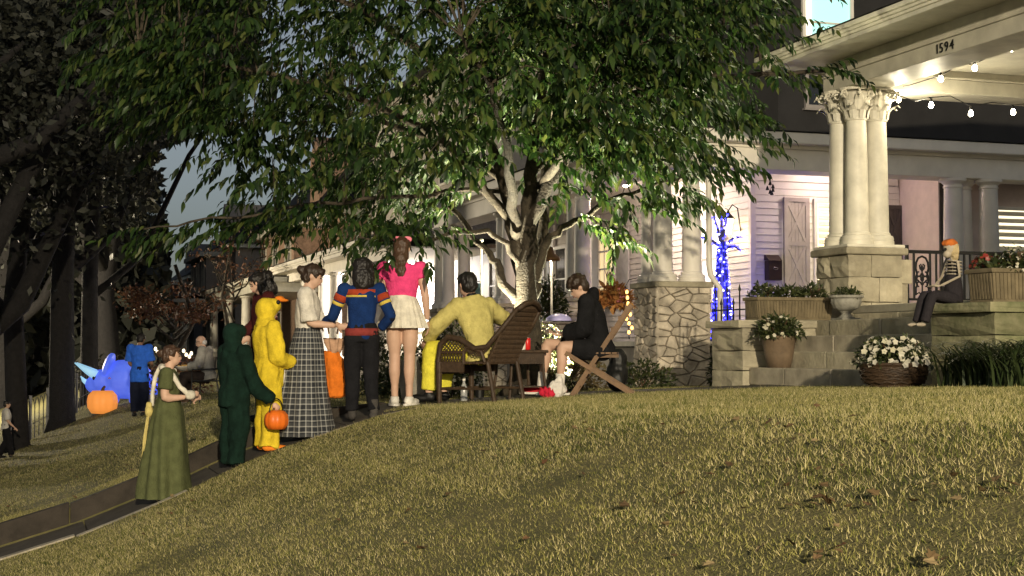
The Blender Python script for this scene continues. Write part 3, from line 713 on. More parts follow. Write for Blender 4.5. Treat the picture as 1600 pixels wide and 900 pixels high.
# ============================================================ PEOPLE
SKIN = M('skin', (.50, .32, .23), .55, .1, 8, spec=.3)
SKIN2 = M('skin_brown', (.24, .14, .09), .55, .1, 8)
EYEM = M('eye_dark', (.02, .015, .01), .2)
LIP = M('lips', (.35, .13, .11), .5)
V = Vector
def cloth(name, col, var=.2, rough=.85): return M(name, col, .95, max(var, .25), 12, .5, 70, spec=.12)
def J0(H):
    j = dict(pelvis=(0, 0, .53), waist=(0, 0, .615), chest=(0, .004, .73), neck=(0, -.006, .845), head=(0, .012, .93),
             shR=(.108, 0, .815), elR=(.135, -.015, .645), wrR=(.135, .04, .505), hipR=(.052, 0, .52), knR=(.056, .012, .285), anR=(.057, -.008, .042))
    for k in list(j):
        if k.endswith('R'): p = j[k]; j[k[:-1] + 'L'] = (-p[0], p[1], p[2])
    return {k: V(p) * H for k, p in j.items()}
def voxel(mb, name, vox, mat, parent, amp=0., freq=9., smooth_it=4, sd=0):
    me = mb.mesh('tmp'); o = bpy.data.objects.new('tmp', me); COL.objects.link(o)
    r_ = o.modifiers.new('r', 'REMESH'); r_.mode = 'VOXEL'; r_.voxel_size = vox; r_.use_smooth_shade = True
    s_ = o.modifiers.new('s', 'SMOOTH'); s_.factor = .5; s_.iterations = smooth_it
    dg = bpy.context.evaluated_depsgraph_get(); me2 = bpy.data.meshes.new_from_object(o.evaluated_get(dg))
    bpy.data.objects.remove(o); bpy.data.meshes.remove(me)
    if amp:
        n = len(me2.vertices); co = np.empty(n * 3, np.float32); me2.vertices.foreach_get('co', co); co = co.reshape(-1, 3)
        no = np.empty(n * 3, np.float32); me2.vertex_normals.foreach_get('vector', no); no = no.reshape(-1, 3)
        for i in range(n):
            c = co[i]; d = mnoise.noise((c[0] * freq + sd, c[1] * freq, c[2] * freq * .45)) + .5 * mnoise.noise((c[0] * freq * 2.3, c[1] * freq * 2.3 + sd, c[2] * freq * .9))
            co[i] += no[i] * (amp * d)
        me2.vertices.foreach_set('co', co.ravel()); me2.update()
    me2.materials.clear(); me2.name = name
    for p in me2.polygons: p.use_smooth = True
    return new_obj(name, me2, mat, parent)
def ering(c, xa, ya, rx, ry, n=16, pw=1.0):
    return [c + xa * (rx * math.cos(2 * math.pi * j / n)) + ya * (ry * math.sin(2 * math.pi * j / n)) for j in range(n)]
def torso(mb, J, H, inf=0., lo=-.02, hi=1., sx=1., sy=1., hem=1.0, neckr=None, shw=1.):
    # rings from below the pelvis to the neck base
    up = (J['neck'] - J['pelvis']).normalized(); 
    xs_ = (J['shR'] - J['shL']).normalized(); xp = (J['hipR'] - J['hipL']).normalized()
    def ring(p, t, rx, ry):
        xa = (xp * (1 - t) + xs_ * t); xa = (xa - up * xa.dot(up)).normalized(); ya = up.cross(xa)
        return ering(p, xa, ya, (rx * H) * sx + inf, (ry * H) * sy + inf, 18)
    rs = []
    P, Wt, C, N = J['pelvis'], J['waist'], J['chest'], J['neck']
    if lo < 0: rs.append(ring(P + up * lo * H, 0, .088 * hem, .062 * hem))
    rs += [ring(P, 0, .094 * (1 + (hem - 1) * .6), .066 * (1 + (hem - 1) * .6)), ring(P.lerp(Wt, .55), .2, .085, .060), ring(Wt, .4, .076, .056), ring(Wt.lerp(C, .5), .6, .083, .061), ring(C, .8, .092 * shw, .066)]
    if hi > .5: rs += [ring(C.lerp(N, .45), 1, .098 * shw, .060), ring(C.lerp(N, .72), 1, .092 * shw, .048), ring(C.lerp(N, .92), 1, .055, .040), ring(N, 1, neckr or .036, neckr or .036)]
    mb.rings(rs); return mb
def limb(mb, pts, rad, n=12):
    # resampled through the joint so that it bends softly
    out = []; ro = []
    for i in range(len(pts)):
        if 0 < i < len(pts) - 1:
            a = pts[i].lerp(pts[i - 1], .18); b = pts[i].lerp(pts[i + 1], .18)
            out += [a, pts[i] * .6 + (a + b) * .2, b]; ro += [rad[i] * .99, rad[i] * 1.02, rad[i] * .99]
        else: out.append(pts[i]); ro.append(rad[i])
    mb.tube(out, ro, n); return mb
def leg_pts(J, s): 
    h, k, a = J['hip' + s], J['kn' + s], J['an' + s]
    back = (a - k).normalized().cross((J['hipR'] - J['hipL']).normalized())
    if back.y > 0: back = -back
    return [h, h.lerp(k, .5), k, k.lerp(a, .32) + back * .012, a.lerp(k, .25), a]
def hand(mb, wr, d, H, palm_n, curl=.5, side=1):
    d = d.normalized(); n = (palm_n - d * palm_n.dot(d)).normalized(); x = d.cross(n) * side
    c = wr + d * .03 * H
    rot = Matrix((x, d, n)).transposed()
    mb.ell(c + d * .012 * H, .023 * H, .032 * H, .012 * H, 10, 8, rot)
    for i, (off, ln) in enumerate(((-.017, .042), (-.006, .048), (.006, .046), (.017, .036))):
        b0 = c + d * .036 * H + x * off * H; p1 = b0 + (d * math.cos(curl * .5) + n * math.sin(curl * .5)) * ln * .5 * H
        p2 = p1 + (d * math.cos(curl * 1.6) + n * math.sin(curl * 1.6)) * ln * .5 * H
        mb.tube([b0, p1, p2], [.0062 * H, .0058 * H, .005 * H], 6)
    b0 = c - d * .002 * H - x * .02 * H
    mb.tube([b0, b0 + (d * .6 - x * .7 + n * .3).normalized() * .022 * H, b0 + (d * .9 - x * .5 + n * .5).normalized() * .042 * H], [.0075 * H, .0068 * H, .0055 * H], 6)
def foot(mb, an, fd, H, inf=0., ln=.085):
    f = V((fd[0], fd[1], 0)).normalized(); s_ = V((f.y, -f.x, 0)); rot = Matrix((s_, f, V((0, 0, 1)))).transposed(); gz = an.z - .042 * H
    mb.ell(V((an.x, an.y, gz + .021 * H)) + f * .045 * H, .026 * H + inf, ln * H + inf, .021 * H + inf * .3, 12, 8, rot)
    mb.ell(V((an.x, an.y, gz + .028 * H)) - f * .008 * H, .023 * H + inf, .032 * H + inf, .028 * H + inf * .3, 12, 8, rot)
def headrot(yaw, pitch): return Matrix.Rotation(yaw, 3, 'Z') @ Matrix.Rotation(pitch, 3, 'X')
def head(mb, J, H, rot, s=1.):
    c = J['head']; h = H * s
    def P(x, y, z): return c + rot @ V((x, y, z)) * h
    mb.ell(P(0, -.004, .012), .044 * h, .054 * h, .052 * h, 16, 12, rot)
    mb.ell(P(0, .012, -.022), .036 * h, .038 * h, .040 * h, 14, 10, rot)
    mb.ell(P(0, .026, -.044), .020 * h, .020 * h, .017 * h, 10, 8, rot)
    mb.ell(P(0, .053, -.010), .007 * h, .010 * h, .013 * h, 8, 6, rot)
    mb.ell(P(0, .048, -.032), .013 * h, .007 * h, .006 * h, 8, 6, rot)
    for s_ in (-1, 1): mb.ell(P(s_ * .045, -.006, -.005), .006 * h, .011 * h, .017 * h, 8, 6, rot)
    mb.tube([J['neck'] - V((0, 0, .03 * H)), J['neck'].lerp(c, .5), c - rot @ V((0, .01, .02)) * h], [.036 * H, .031 * H, .031 * H], 12)
def face(root, J, H, rot, glasses=False, s=1.):
    c = J['head']; h = H * s
    def P(x, y, z): return c + rot @ V((x, y, z)) * h
    for s_ in (-1, 1):
        MB().ell(P(s_ * .018, .0455, .004), .0075 * h, .005 * h, .0045 * h, 8, 6, rot).build('eye', EYEM, root, smooth=True)
        MB().tube([P(s_ * .008, .0495, .015), P(s_ * .019, .048, .018), P(s_ * .029, .042, .015)], .0022 * h, 5).build('eyebrow', EYEM, root)
        if glasses:
            MB().tube([P(s_ * .018 + .013 * math.cos(a), .058, .003 + .011 * math.sin(a)) for a in np.linspace(0, 6.28, 13)], .0022 * h, 5).build('glasses_rim', IRON, root)
            MB().tube([P(s_ * .031, .055, .006), P(s_ * .05, -.005, .004)], .002 * h, 5).build('glasses_arm', IRON, root)
    MB().tube([P(-.013, .050, -.032), P(0, .0565, -.031), P(.013, .050, -.032)], .0035 * h, 6).build('mouth', LIP, root)
def body(root, J, H, rot, bare='arms', skin=SKIN, feetdir=None, hands=(.6, .6), handdir=(None, None), palmn=(None, None), hs=1., vox=.0125, arm_thick=1.):
    mb = MB(); torso(mb, J, H, -.006)
    for s_ in 'LR':
        sh, el, wr = J['sh' + s_], J['el' + s_], J['wr' + s_]
        limb(mb, [sh, el, wr], [.030 * H * arm_thick, .0245 * H * arm_thick, .0165 * H])
        mb.ell(sh, .034 * H, .034 * H, .034 * H)
        i = 0 if s_ == 'L' else 1
        d = V(handdir[i]) if handdir[i] else (wr - el); pn = V(palmn[i]) if palmn[i] else V((-1 if s_ == 'R' else 1, 0, .2))
        hand(mb, wr, d, H, pn, hands[i], 1 if s_ == 'R' else -1)
        limb(mb, leg_pts(J, s_), [.054 * H, .047 * H, .034 * H, .034 * H, .023 * H, .021 * H])
        foot(mb, J['an' + s_], feetdir if feetdir else (0.25 * (1 if s_ == 'R' else -1), 1), H)
    head(mb, J, H, rot, hs)
    return voxel(mb, 'body', vox, skin, root, smooth_it=2)
def top(root, J, H, mat, sleeve=1.6, inf=.012, hem=1.08, lo=-.05, name='shirt', shw=1.06, flare=1.25, amp=.011, puff=0, vox=.012, neckr=.04, mb=None, sd=0, sy=1.):
    mb = mb or MB(); torso(mb, J, H, inf, lo, sx=1., sy=sy, hem=hem, neckr=neckr, shw=shw)
    for s_ in 'LR':
        sh, el, wr = J['sh' + s_], J['el' + s_], J['wr' + s_]
        r0, r1, r2 = .034 * H + inf, .028 * H * flare + inf, .022 * H * flare + inf
        mb.ell(sh, r0 * 1.1, r0 * 1.08, r0 * 1.08)
        if sleeve <= 1:
            e = sh.lerp(el, sleeve); mb.tube([sh, sh.lerp(e, .5), e], [r0, r0 * 1.02, (r0 + (r1 - r0) * sleeve) * 1.04], 14)
        elif sleeve > 1:
            e = el.lerp(wr, sleeve - 1); limb(mb, [sh, el, e], [r0, r1, r1 + (r2 - r1) * (sleeve - 1)])
        if puff: mb.ell(sh.lerp(el, .22) + V((0, 0, .01)), puff, puff, puff * 1.05, 14, 10)
    return voxel(mb, name, vox, mat, root, amp, sd=sd)
def trousers(root, J, H, mat, inf=.012, flare=1.15, amp=.010, end=.93, name='trousers', vox=.012):
    mb = MB(); up = (J['waist'] - J['pelvis']).normalized(); xp = (J['hipR'] - J['hipL']).normalized(); ya = up.cross(xp)
    mb.rings([ering(J['pelvis'] - up * .045 * H, xp, ya, .086 * H + inf, .064 * H + inf), ering(J['pelvis'] + up * .02 * H, xp, ya, .094 * H + inf, .067 * H + inf), ering(J['waist'] - up * .015 * H, xp, ya, .080 * H + inf, .058 * H + inf)])
    for s_ in 'LR':
        p = leg_pts(J, s_); p[-1] = p[2].lerp(J['an' + s_], end); p[4] = p[2].lerp(J['an' + s_], .7)
        limb(mb, p, [.056 * H + inf, .050 * H + inf, .037 * H * flare + inf, .036 * H * flare + inf, .03 * H * flare + inf, .03 * H * flare + inf])
    return voxel(mb, name, vox, mat, root, amp, 11.)
def leg_mb(J, H, inf, flare):
    mb = MB()
    for s_ in 'LR':
        p = leg_pts(J, s_); p[-1] = J['an' + s_] - V((0, 0, .025)); limb(mb, p, [.06 * H + inf, .054 * H + inf, .037 * H * flare + inf, .036 * H * flare + inf, .032 * H * flare + inf, .034 * H * flare + inf])
    mb.ell(J['pelvis'] - V((0, 0, .06)), .10 * H + inf, .075 * H + inf, .1); return mb
def shoes(root, J, H, mat, sole=None, feetdir=None, name='shoe', which='LR', ank=.012):
    for s_ in which:
        mb = MB(); fd = feetdir if feetdir else (.25 * (1 if s_ == 'R' else -1), 1)
        foot(mb, J['an' + s_], fd, H, .008, .088); a = J['an' + s_]; mb.tube([a - V((0, 0, .02 * H)), a + V((0, 0, ank * H))], [.028 * H, .027 * H], 12)
        o = voxel(mb, name, .009, mat, root, smooth_it=2)
        if sole:
            f = V((fd[0], fd[1], 0)).normalized(); sd_ = V((f.y, -f.x, 0)); gz = a.z - .042 * H
            ring = [V((a.x, a.y, 0)) + f * (.035 * H + .105 * H * math.cos(t_)) + sd_ * (.034 * H * math.sin(t_)) for t_ in np.linspace(0, 2 * math.pi, 17)[:-1]]
            MB().rings([[p + V((0, 0, gz - .004)) for p in ring], [p + V((0, 0, gz + .018)) for p in ring]]).build('sole', sole, o)
def skirt(root, c0, prof, mat, folds=9, amp=.10, name='skirt', n=96, pleat=False, sd=0, dirx=(1, 0), cvec=None):
    # prof: (z, rx, ry, fold depth)  -> rings round the body axis
    mb = MB(); rs = []
    for (z, rx, ry, f, oy) in prof:
        ring = []
        for j in range(n):
            a = 2 * math.pi * j / n
            if pleat: q = 1 + f * (2 * abs(((a * folds / (2 * math.pi)) % 1) - .5) - .5) * 2
            else: q = 1 + f * (math.sin(a * folds + sd + 1.5 * math.sin(a * 2 + z * 2)) * .6 + .5 * math.sin(a * (folds * .6) + 2 * sd + z * 3))
            ring.append(V((c0[0] + rx * q * math.cos(a), c0[1] + oy + ry * q * math.sin(a), z)))
        rs.append(ring)
    mb.rings(rs); o = mb.build(name, mat, root, smooth=True); autosmooth(o, 60); return o
def hair(root, J, H, rot, mat, kind='short', extra=(), amp=.010, s=1., name='hair', freq=36., vox=.0075):
    c = J['head']; h = H * s; mb = MB()
    def P(x, y, z): return c + rot @ V((x, y, z)) * h
    mb.ell(P(0, -.012, .022), .052 * h, .058 * h, .052 * h, 16, 12, rot)
    mb.ell(P(0, -.028, -.008), .048 * h, .042 * h, .046 * h, 14, 10, rot)
    if kind == 'mop':
        mb.ell(P(0, .025, .036), .050 * h, .036 * h, .026 * h, 14, 10, rot)
        rg = random.Random(4)
        for i in range(46):
            a = rg.uniform(0, 6.28); e = rg.uniform(-.1, 1.3); x_, y_, z_ = math.cos(a) * math.cos(e), math.sin(a) * math.cos(e), math.sin(e)
            if y_ > .6 and z_ < .35: continue
            mb.ell(P(x_ * .052, y_ * .058 - .008, z_ * .052 + .022), .016 * h, .016 * h, .016 * h, 7, 5)
    if kind == 'bun':
        mb.ell(P(0, -.078, .012), .026 * h, .026 * h, .026 * h); mb.ell(P(0, .02, .046), .042 * h, .03 * h, .016 * h, 12, 8, rot)
    if kind == 'long':
        mb.ell(P(0, -.032, -.04), .050 * h, .034 * h, .06 * h, 14, 10, rot); mb.ell(P(0, .012, .046), .044 * h, .034 * h, .018 * h, 12, 8, rot)
    for e in extra: mb.ell(P(*e[0]), e[1] * h, e[2] * h, e[3] * h, 12, 8, rot)
    return voxel(mb, name, vox, mat, root, amp, freq, 2)
def facing(du, dd):
    d = Rt * du + Fh * dd; return math.atan2(-d.x, d.y)
def pathz(x): return G(x, 14.05) - .05 * (1 - sm(2.7, 3.6, x)) + .013
def onpath(u, y):
    p = atY(u, 545, y); return V((p.x, y, pathz(p.x)))
def onlawn(u, v): return gnd(u, v)
HAIRB = M('hair_black', (.012, .010, .009), .45, .3, 30, .4, 60); HAIRD = M('hair_dark_brown', (.03, .018, .011), .45, .3, 30, .4, 60); HAIRBR = M('hair_brown', (.06, .032, .018), .45, .3, 30, .4, 60)

# --- child in an olive gown with a white shawl
H = 1.40
t = thing('person', 'child with a hair bun in an olive floor-length gown and white shawl', 'person', onpath(264, 13.78), facing(1, .12)); J = J0(H)
J['elR'] = V((.17, -.02, .92)); J['wrR'] = V((.12, .16, .93)); J['elL'] = V((-.18, .0, .9)); J['wrL'] = V((-.08, .17, .9)); J['head'] += V((0, .015, 0))
rot = headrot(0, R(-4)); body(t, J, H, rot, handdir=((.3, 1, .2), (-.3, 1, .3)), arm_thick=1.15); face(t, J, H, rot)
OLV = cloth('olive_cloth', (.085, .095, .04))
top(t, J, H, OLV, .62, .014, 1.0, -.03, 'bodice', flare=1.5)
skirt(t, (0, 0), [(.92, .115, .10, .0, 0), (.80, .155, .135, .04, 0), (.6, .175, .165, .07, -.01), (.35, .20, .20, .12, -.015), (.12, .222, .232, .14, -.02), (.015, .23, .24, .15, -.02)], OLV, 8, sd=1)
hair(t, J, H, rot, HAIRBR, 'bun')
SHW = cloth('white_shawl_cloth', (.62, .58, .48))
mb = MB()
for pts, r_ in (([(-.12, .05, 1.16), (-.07, -.045, 1.205), (.0, -.075, 1.21), (.09, -.05, 1.2), (.14, .05, 1.13), (.13, .12, 1.02), (.12, .2, .95)], .026), ([(.0, -.085, 1.2), (-.01, -.125, 1.1), (-.02, -.15, .95), (-.02, -.15, .84)], .022)):
    mb.tube([V(p) for p in pts], r_, 10)
voxel(mb, 'shawl', .011, SHW, t, .008, 14)
MB().ell((.11, .205, .95), .045, .05, .045).build('glove', SHW, t, smooth=True)
CORD = cloth('yellow_cord', (.55, .45, .16))
voxel(MB().ell((.02, -.17, .80), .05, .04, .06).ell((.02, -.17, .86), .03, .03, .03), 'pouch', .009, CORD, t, .006, 25)
MB().tube([(.02, -.18, .76), (.02, -.21, .55), (.03, -.225, .3), (.03, -.23, .1)], .012, 6).build('cord', CORD, t)
MB().tube([(.05, -.17, .76), (.06, -.2, .5), (.06, -.215, .2)], .008, 6).build('cord', CORD, t)

# --- child in a dark green hooded one-piece
H = 1.30
t = thing('person', 'child in a dark green hooded one-piece costume holding an orange bucket', 'person', onpath(366, 13.85), facing(.72, .7)); J = J0(H)
J['elR'] = V((.20, .10, .74)); J['wrR'] = V((.26, .24, .60)); J['elL'] = V((-.18, .02, .82)); J['wrL'] = V((-.15, .1, .66))
rot = headrot(0, R(-6)); body(t, J, H, rot, hands=(.6, 1.5)); face(t, J, H, rot)
DGN = cloth('dark_green_fleece', (.006, .019, .013), .35)
mb = MB(); trousers_mb = None
top(t, J, H, DGN, 1.95, .022, 1.2, -.1, 'costume', flare=1.4, amp=.024, sd=3, sy=1.25, mb=leg_mb(J, H, .024, 1.45))
mb = MB(); c = J['head']; mb.ell(c + V((0, -.03, .015)), .098, .098, .112, 16, 12); mb.ell(c + V((0, .02, .05)), .088, .085, .075, 14, 10); mb.ell(c + V((0, -.03, -.11)), .12, .095, .08, 14, 10)
voxel(mb, 'hood', .012, DGN, t, .01, 10)
PALE = cloth('pale_green_felt', (.22, .25, .14))
for k in range(7):
    z = .18 + k * .13; MB().lathe((0, 0, 0), [(.022, 0), (.002, .05)], 6).build('back_spike', PALE, t); sp = t.children[-1]; sp.rotation_euler = (R(100), 0, 0); sp.location = (0, -.125 - .01 * math.sin(k), z)
shoes(t, J, H, IRON)
ob = V(t.location) + Matrix.Rotation(t.rotation_euler.z, 3, 'Z') @ V((.27, .29, .44))
def pumpkin(name, label, cat, c, r, mat, group=None, face_=False, handle=False, stem=True, glowface=None):
    t = thing(name, label, cat, (c[0], c[1], c[2])); 
    mb = MB(); n = 48
    mb.lathe((0, 0, 0), [(r * .25, .0), (r * .7, r * .04), (r * .95, r * .4), (r, r * .8), (r * .93, r * 1.2), (r * .65, r * 1.5), (r * (.4 if handle else .15), r * (1.58 if handle else 1.5))], n, lambda a, z: 1 - .07 * abs(math.cos(a * 5)) ** 6)
    mb.build('shell', mat, t, smooth=True)
    if handle: MB().tube([(r * .75 * math.cos(a), 0, r * 1.4 + r * 1.1 * math.sin(a)) for a in np.linspace(0, math.pi, 13)], .006, 6).build('handle', IRON, t)
    elif stem: MB().tube([(0, 0, r * 1.45), (.01, 0, r * 1.65), (r * .15, 0, r * 1.8)], [r * .14, r * .1, r * .08], 7).build('stem', WOODD, t)
    return t
pb_ = pumpkin('pumpkin_bucket', 'orange plastic pumpkin bucket held by the dark green costumed child', 'bucket', ob - V((0, 0, .10)), .115, M('orange_plastic', (.75, .16, .015), .4, .15), handle=True)
pb_.rotation_euler.z = .6

# --- child in a yellow duck one-piece
H = 1.42
t = thing('person', 'child in a yellow duck one-piece with an orange beak on the hood', 'person', onpath(418, 14.0), facing(.85, .5)); J = J0(H)
J['elR'] = V((.19, .04, .88)); J['wrR'] = V((.12, .2, .82)); J['elL'] = V((-.19, .05, .88)); J['wrL'] = V((-.1, .2, .85))
rot = headrot(0, R(-5)); body(t, J, H, rot); face(t, J, H, rot)
YEL = cloth('yellow_fleece', (.62, .46, .03), .12)
top(t, J, H, YEL, 1.9, .022, 1.2, -.1, 'costume', flare=1.4, amp=.024, sd=5, sy=1.25, mb=leg_mb(J, H, .022, 1.4))
mb = MB(); c = J['head']; mb.ell(c + V((0, -.03, .015)), .105, .105, .118, 16, 12); mb.ell(c + V((0, .03, .055)), .09, .085, .075, 14, 10); mb.ell(c + V((0, -.03, -.12)), .13, .10, .085, 14, 10)
voxel(mb, 'hood', .012, YEL, t, .008, 10)
voxel(MB().ell(c + V((0, .125, .105)), .065, .07, .018).ell(c + V((0, .1, .12)), .05, .05, .03), 'beak', .009, cloth('orange_felt', (.7, .2, .02)), t)
for s_ in (-1, 1): MB().ell(c + V((s_ * .085, .055, .085)), .018, .02, .022).build('hood_eye', IRON, t, smooth=True)
voxel(MB().ell((0, .13, .72), .085, .05, .24), 'belly_patch', .012, cloth('white_fleece', (.7, .66, .58)), t, .004)
shoes(t, J, H, cloth('orange_felt', (.7, .2, .02)))

# --- person with long black hair behind the duck costume
H = 1.60
p = atY(412, 545, 15.6); p.z = G(p.x, p.y)
t = thing('person', 'person with long black hair and maroon top behind the yellow duck costume', 'person', p, facing(-.75, -.35)); J = J0(H)
J['head'] += V((0, .05, -.03)); J['elR'] += V((0, .05, 0)); J['wrR'] += V((0, .12, .1)); J['wrL'] += V((0, .12, .1))
rot = headrot(0, R(-28)); body(t, J, H, rot); face(t, J, H, rot)
top(t, J, H, cloth('maroon_knit', (.06, .012, .012)), 1.9, .018, 1.1, name='sweater'); trousers(t, J, H, cloth('black_denim', (.012, .012, .014))); shoes(t, J, H, IRON)
hair(t, J, H, rot, HAIRB, 'long', [((-.03, -.06, -.05), .05, .04, .07), ((.03, -.07, -.04), .05, .045, .065), ((0, -.075, .01), .06, .045, .05), ((.045, .0, -.05), .02, .035, .06), ((-.045, .0, -.05), .02, .035, .06)], .012)

# --- woman in a white blouse and plaid skirt
H = 1.67
t = thing('person', 'woman in a white blouse and long black plaid skirt reaching out her arm', 'person', onpath(480, 14.02), facing(1, .05)); J = J0(H)
J['head'] += V((0, .035, -.01)); J['elR'] = V((.2, .04, 1.09)); J['wrR'] = V((.17, .27, 1.07)); J['elL'] = V((-.2, .08, 1.09)); J['wrL'] = V((-.14, .30, 1.08))
rot = headrot(0, R(-20)); body(t, J, H, rot, handdir=((0, 1, -.1), (0, 1, -.15))); face(t, J, H, rot)
top(t, J, H, cloth('white_blouse_cotton', (.66, .62, .54), .1), .95, .014, 1.0, -.0, 'blouse', flare=1.5, amp=.014, sd=7)
voxel(MB().tube([J['neck'] - V((0, 0, .03)), J['neck'] + V((0, .0, .03))], [.07, .055], 16), 'collar', .009, cloth('white_blouse_cotton', (.66, .62, .54), .1), t)
def plaid():
    m = bpy.data.materials.new('black_plaid'); m.use_nodes = True; n = m.node_tree.nodes; l = m.node_tree.links; b = n['Principled BSDF']; b.inputs['Roughness'].default_value = .9
    tc = n.new('ShaderNodeTexCoord'); sp = n.new('ShaderNodeSeparateXYZ'); l.new(tc.outputs['Object'], sp.inputs[0])
    at2 = n.new('ShaderNodeMath'); at2.operation = 'ARCTAN2'; l.new(sp.outputs[1], at2.inputs[0]); l.new(sp.outputs[0], at2.inputs[1])
    def lines(src, scale, thr):
        mu = n.new('ShaderNodeMath'); mu.operation = 'MULTIPLY'; mu.inputs[1].default_value = scale; l.new(src, mu.inputs[0])
        s_ = n.new('ShaderNodeMath'); s_.operation = 'SINE'; l.new(mu.outputs[0], s_.inputs[0])
        g_ = n.new('ShaderNodeMath'); g_.operation = 'GREATER_THAN'; g_.inputs[1].default_value = thr; l.new(s_.outputs[0], g_.inputs[0]); return g_.outputs[0]
    a = lines(at2.outputs[0], 30, .8); c = lines(sp.outputs[2], 120, .8); c2 = lines(sp.outputs[2], 60, .3); a2 = lines(at2.outputs[0], 15, .3)
    def add(p, q, k):
        m_ = n.new('ShaderNodeMath'); m_.operation = 'MULTIPLY_ADD'; m_.inputs[1].default_value = k; l.new(p, m_.inputs[0]); l.new(q, m_.inputs[2]); return m_.outputs[0]
    z = n.new('ShaderNodeValue'); z.outputs[0].default_value = 0
    s1 = add(a, z.outputs[0], .5); s2 = add(c, s1, .5); s3 = add(c2, s2, .07); s4 = add(a2, s3, .07)
    rp = n.new('ShaderNodeValToRGB'); rp.color_ramp.elements[0].color = (.012, .014, .018, 1); rp.color_ramp.elements[1].color = (.32, .32, .30, 1); l.new(s4, rp.inputs[0]); l.new(rp.outputs[0], b.inputs['Base Color']); return m
skirt(t, (0, 0), [(1.07, .135, .108, .0, 0), (.98, .165, .135, .015, 0), (.88, .19, .16, .03, -.005), (.78, .2, .175, .045, -.01), (.5, .22, .215, .08, -.02), (.2, .26, .27, .09, -.03), (.02, .275, .30, .10, -.03)], plaid(), 11, sd=2)
hair(t, J, H, rot, HAIRD, 'bun', [((0, .035, .04), .04, .022, .024)])
c = J['head']
voxel(MB().ell(c + V((.015, -.10, -.07)), .012, .02, .035).ell(c + V((-.015, -.10, -.08)), .012, .02, .04), 'hair_ribbon', .009, cloth('white_blouse_cotton', (.66, .62, .54)), t)
shoes(t, J, H, IRON)

# --- girl in blue jacket with striped yoke
H = 1.53
t = thing('person', 'girl with long black hair in a blue jacket with red and yellow yoke', 'person', onpath(565, 13.72), facing(-.12, 1)); J = J0(H)
J['elL'] = V((-.28, .06, .97)); J['wrL'] = V((-.36, .22, .92)); J['elR'] = V((.28, -.04, .98)); J['wrR'] = V((.17, .08, .86)); J['anR'] += V((.03, -.06, 0)); J['anL'] += V((-.0, .06, 0))
rot = headrot(R(15), R(-6)); body(t, J, H, rot); face(t, J, H, rot)
BLU = cloth('blue_jacket_cloth', (.008, .028, .11)); NAVY = cloth('navy_sleeve', (.012, .016, .035))
top(t, J, H, BLU, 1.85, .008, 1.05, -.03, 'jacket', flare=1.1, amp=.008, shw=.95)
up = V((0, 0, 1))
def band(z, rx, ry, h, mat, nm, dy=0):
    rs = [ering(V((0, dy, z + q)), V((1, 0, 0)), V((0, 1, 0)), rx, ry, 28) for q in (0, h)]; MB().rings(rs).build(nm, mat, t, smooth=True)
RED = cloth('red_band', (.34, .05, .02)); YB = cloth('yellow_band', (.6, .45, .08))
band(1.165, .158, .100, .018, YB, 'stripe'); band(1.184, .155, .097, .055, RED, 'yoke'); band(.80, .158, .115, .07, cloth('dark_red_hem', (.2, .035, .03)), 'hem')
for s_ in 'LR':
    sh, el, wr = J['sh' + s_], J['el' + s_], J['wr' + s_]
    MB().tube([sh.lerp(el, .45), sh.lerp(el, .55)], .060, 14).build('sleeve_band', YB, t, smooth=True); MB().tube([sh.lerp(el, .2), sh.lerp(el, .40)], .063, 14).build('sleeve_band', RED, t, smooth=True)
    voxel(limb(MB(), [sh.lerp(el, .8), el, el.lerp(wr, .9)], [.053, .05, .04]), 'sleeve', .011, NAVY, t, .005)
trousers(t, J, H, cloth('black_denim', (.012, .012, .014)), .012, 1.1); shoes(t, J, H, cloth('grey_boot', (.06, .055, .05)), name='boot', ank=.09)
hair(t, J, H, rot, HAIRB, 'long', [((0, -.05, -.06), .066, .035, .075), ((.045, -.03, -.05), .025, .04, .08), ((-.045, -.03, -.05), .025, .04, .08), ((0, -.02, .03), .066, .06, .05)], .01)
pbag = V(t.location) + Matrix.Rotation(t.rotation_euler.z, 3, 'Z') @ V((-.27, .3, 0))
# orange cloth treat bag between the two women
t = thing('treat_bag', 'orange cloth treat bag with gathered pale top hanging between the two women', 'bag', (pbag.x, pbag.y, pbag.z + .2))
mb = MB(); rs = []
for (z, rx, ry) in ((0, .09, .05), (.015, .135, .08), (.12, .148, .09), (.26, .13, .08), (.38, .10, .06), (.45, .065, .045)):
    rs.append([V((rx * (1 + .07 * math.sin(5 * a + z * 6)) * math.cos(a) + .02 * math.sin(z * 9), ry * (1 + .14 * math.sin(7 * a + z * 4)) * math.sin(a), z)) for a in np.linspace(0, 2 * math.pi, 41)[:-1]])
mb.rings(rs); voxel(mb, 'sack', .009, cloth('orange_cloth', (.62, .16, .018)), t, .014, 13)
mb = MB(); rs = []
for (z, rx, ry, f_) in ((.44, .062, .045, .05), (.48, .07, .05, .12), (.54, .092, .06, .2), (.57, .095, .062, .25)):
    rs.append([V((rx * (1 + f_ * math.sin(9 * a)) * math.cos(a) + .015, ry * (1 + f_ * math.sin(9 * a)) * math.sin(a), z + .012 * math.sin(5 * a))) for a in np.linspace(0, 2 * math.pi, 46)[:-1]])
mb.rings(rs); mb.build('gathered_top', cloth('tan_cloth', (.42, .26, .17)), t, smooth=True)
for s_ in (-1, 1): MB().tube([(s_ * .04, 0, .62), (s_ * .05, 0, .68), (0, 0, .74)], .01, 6).build('handle', cloth('tan_cloth', (.42, .26, .17)), t)
t.rotation_euler.z = facing(.0, 1)

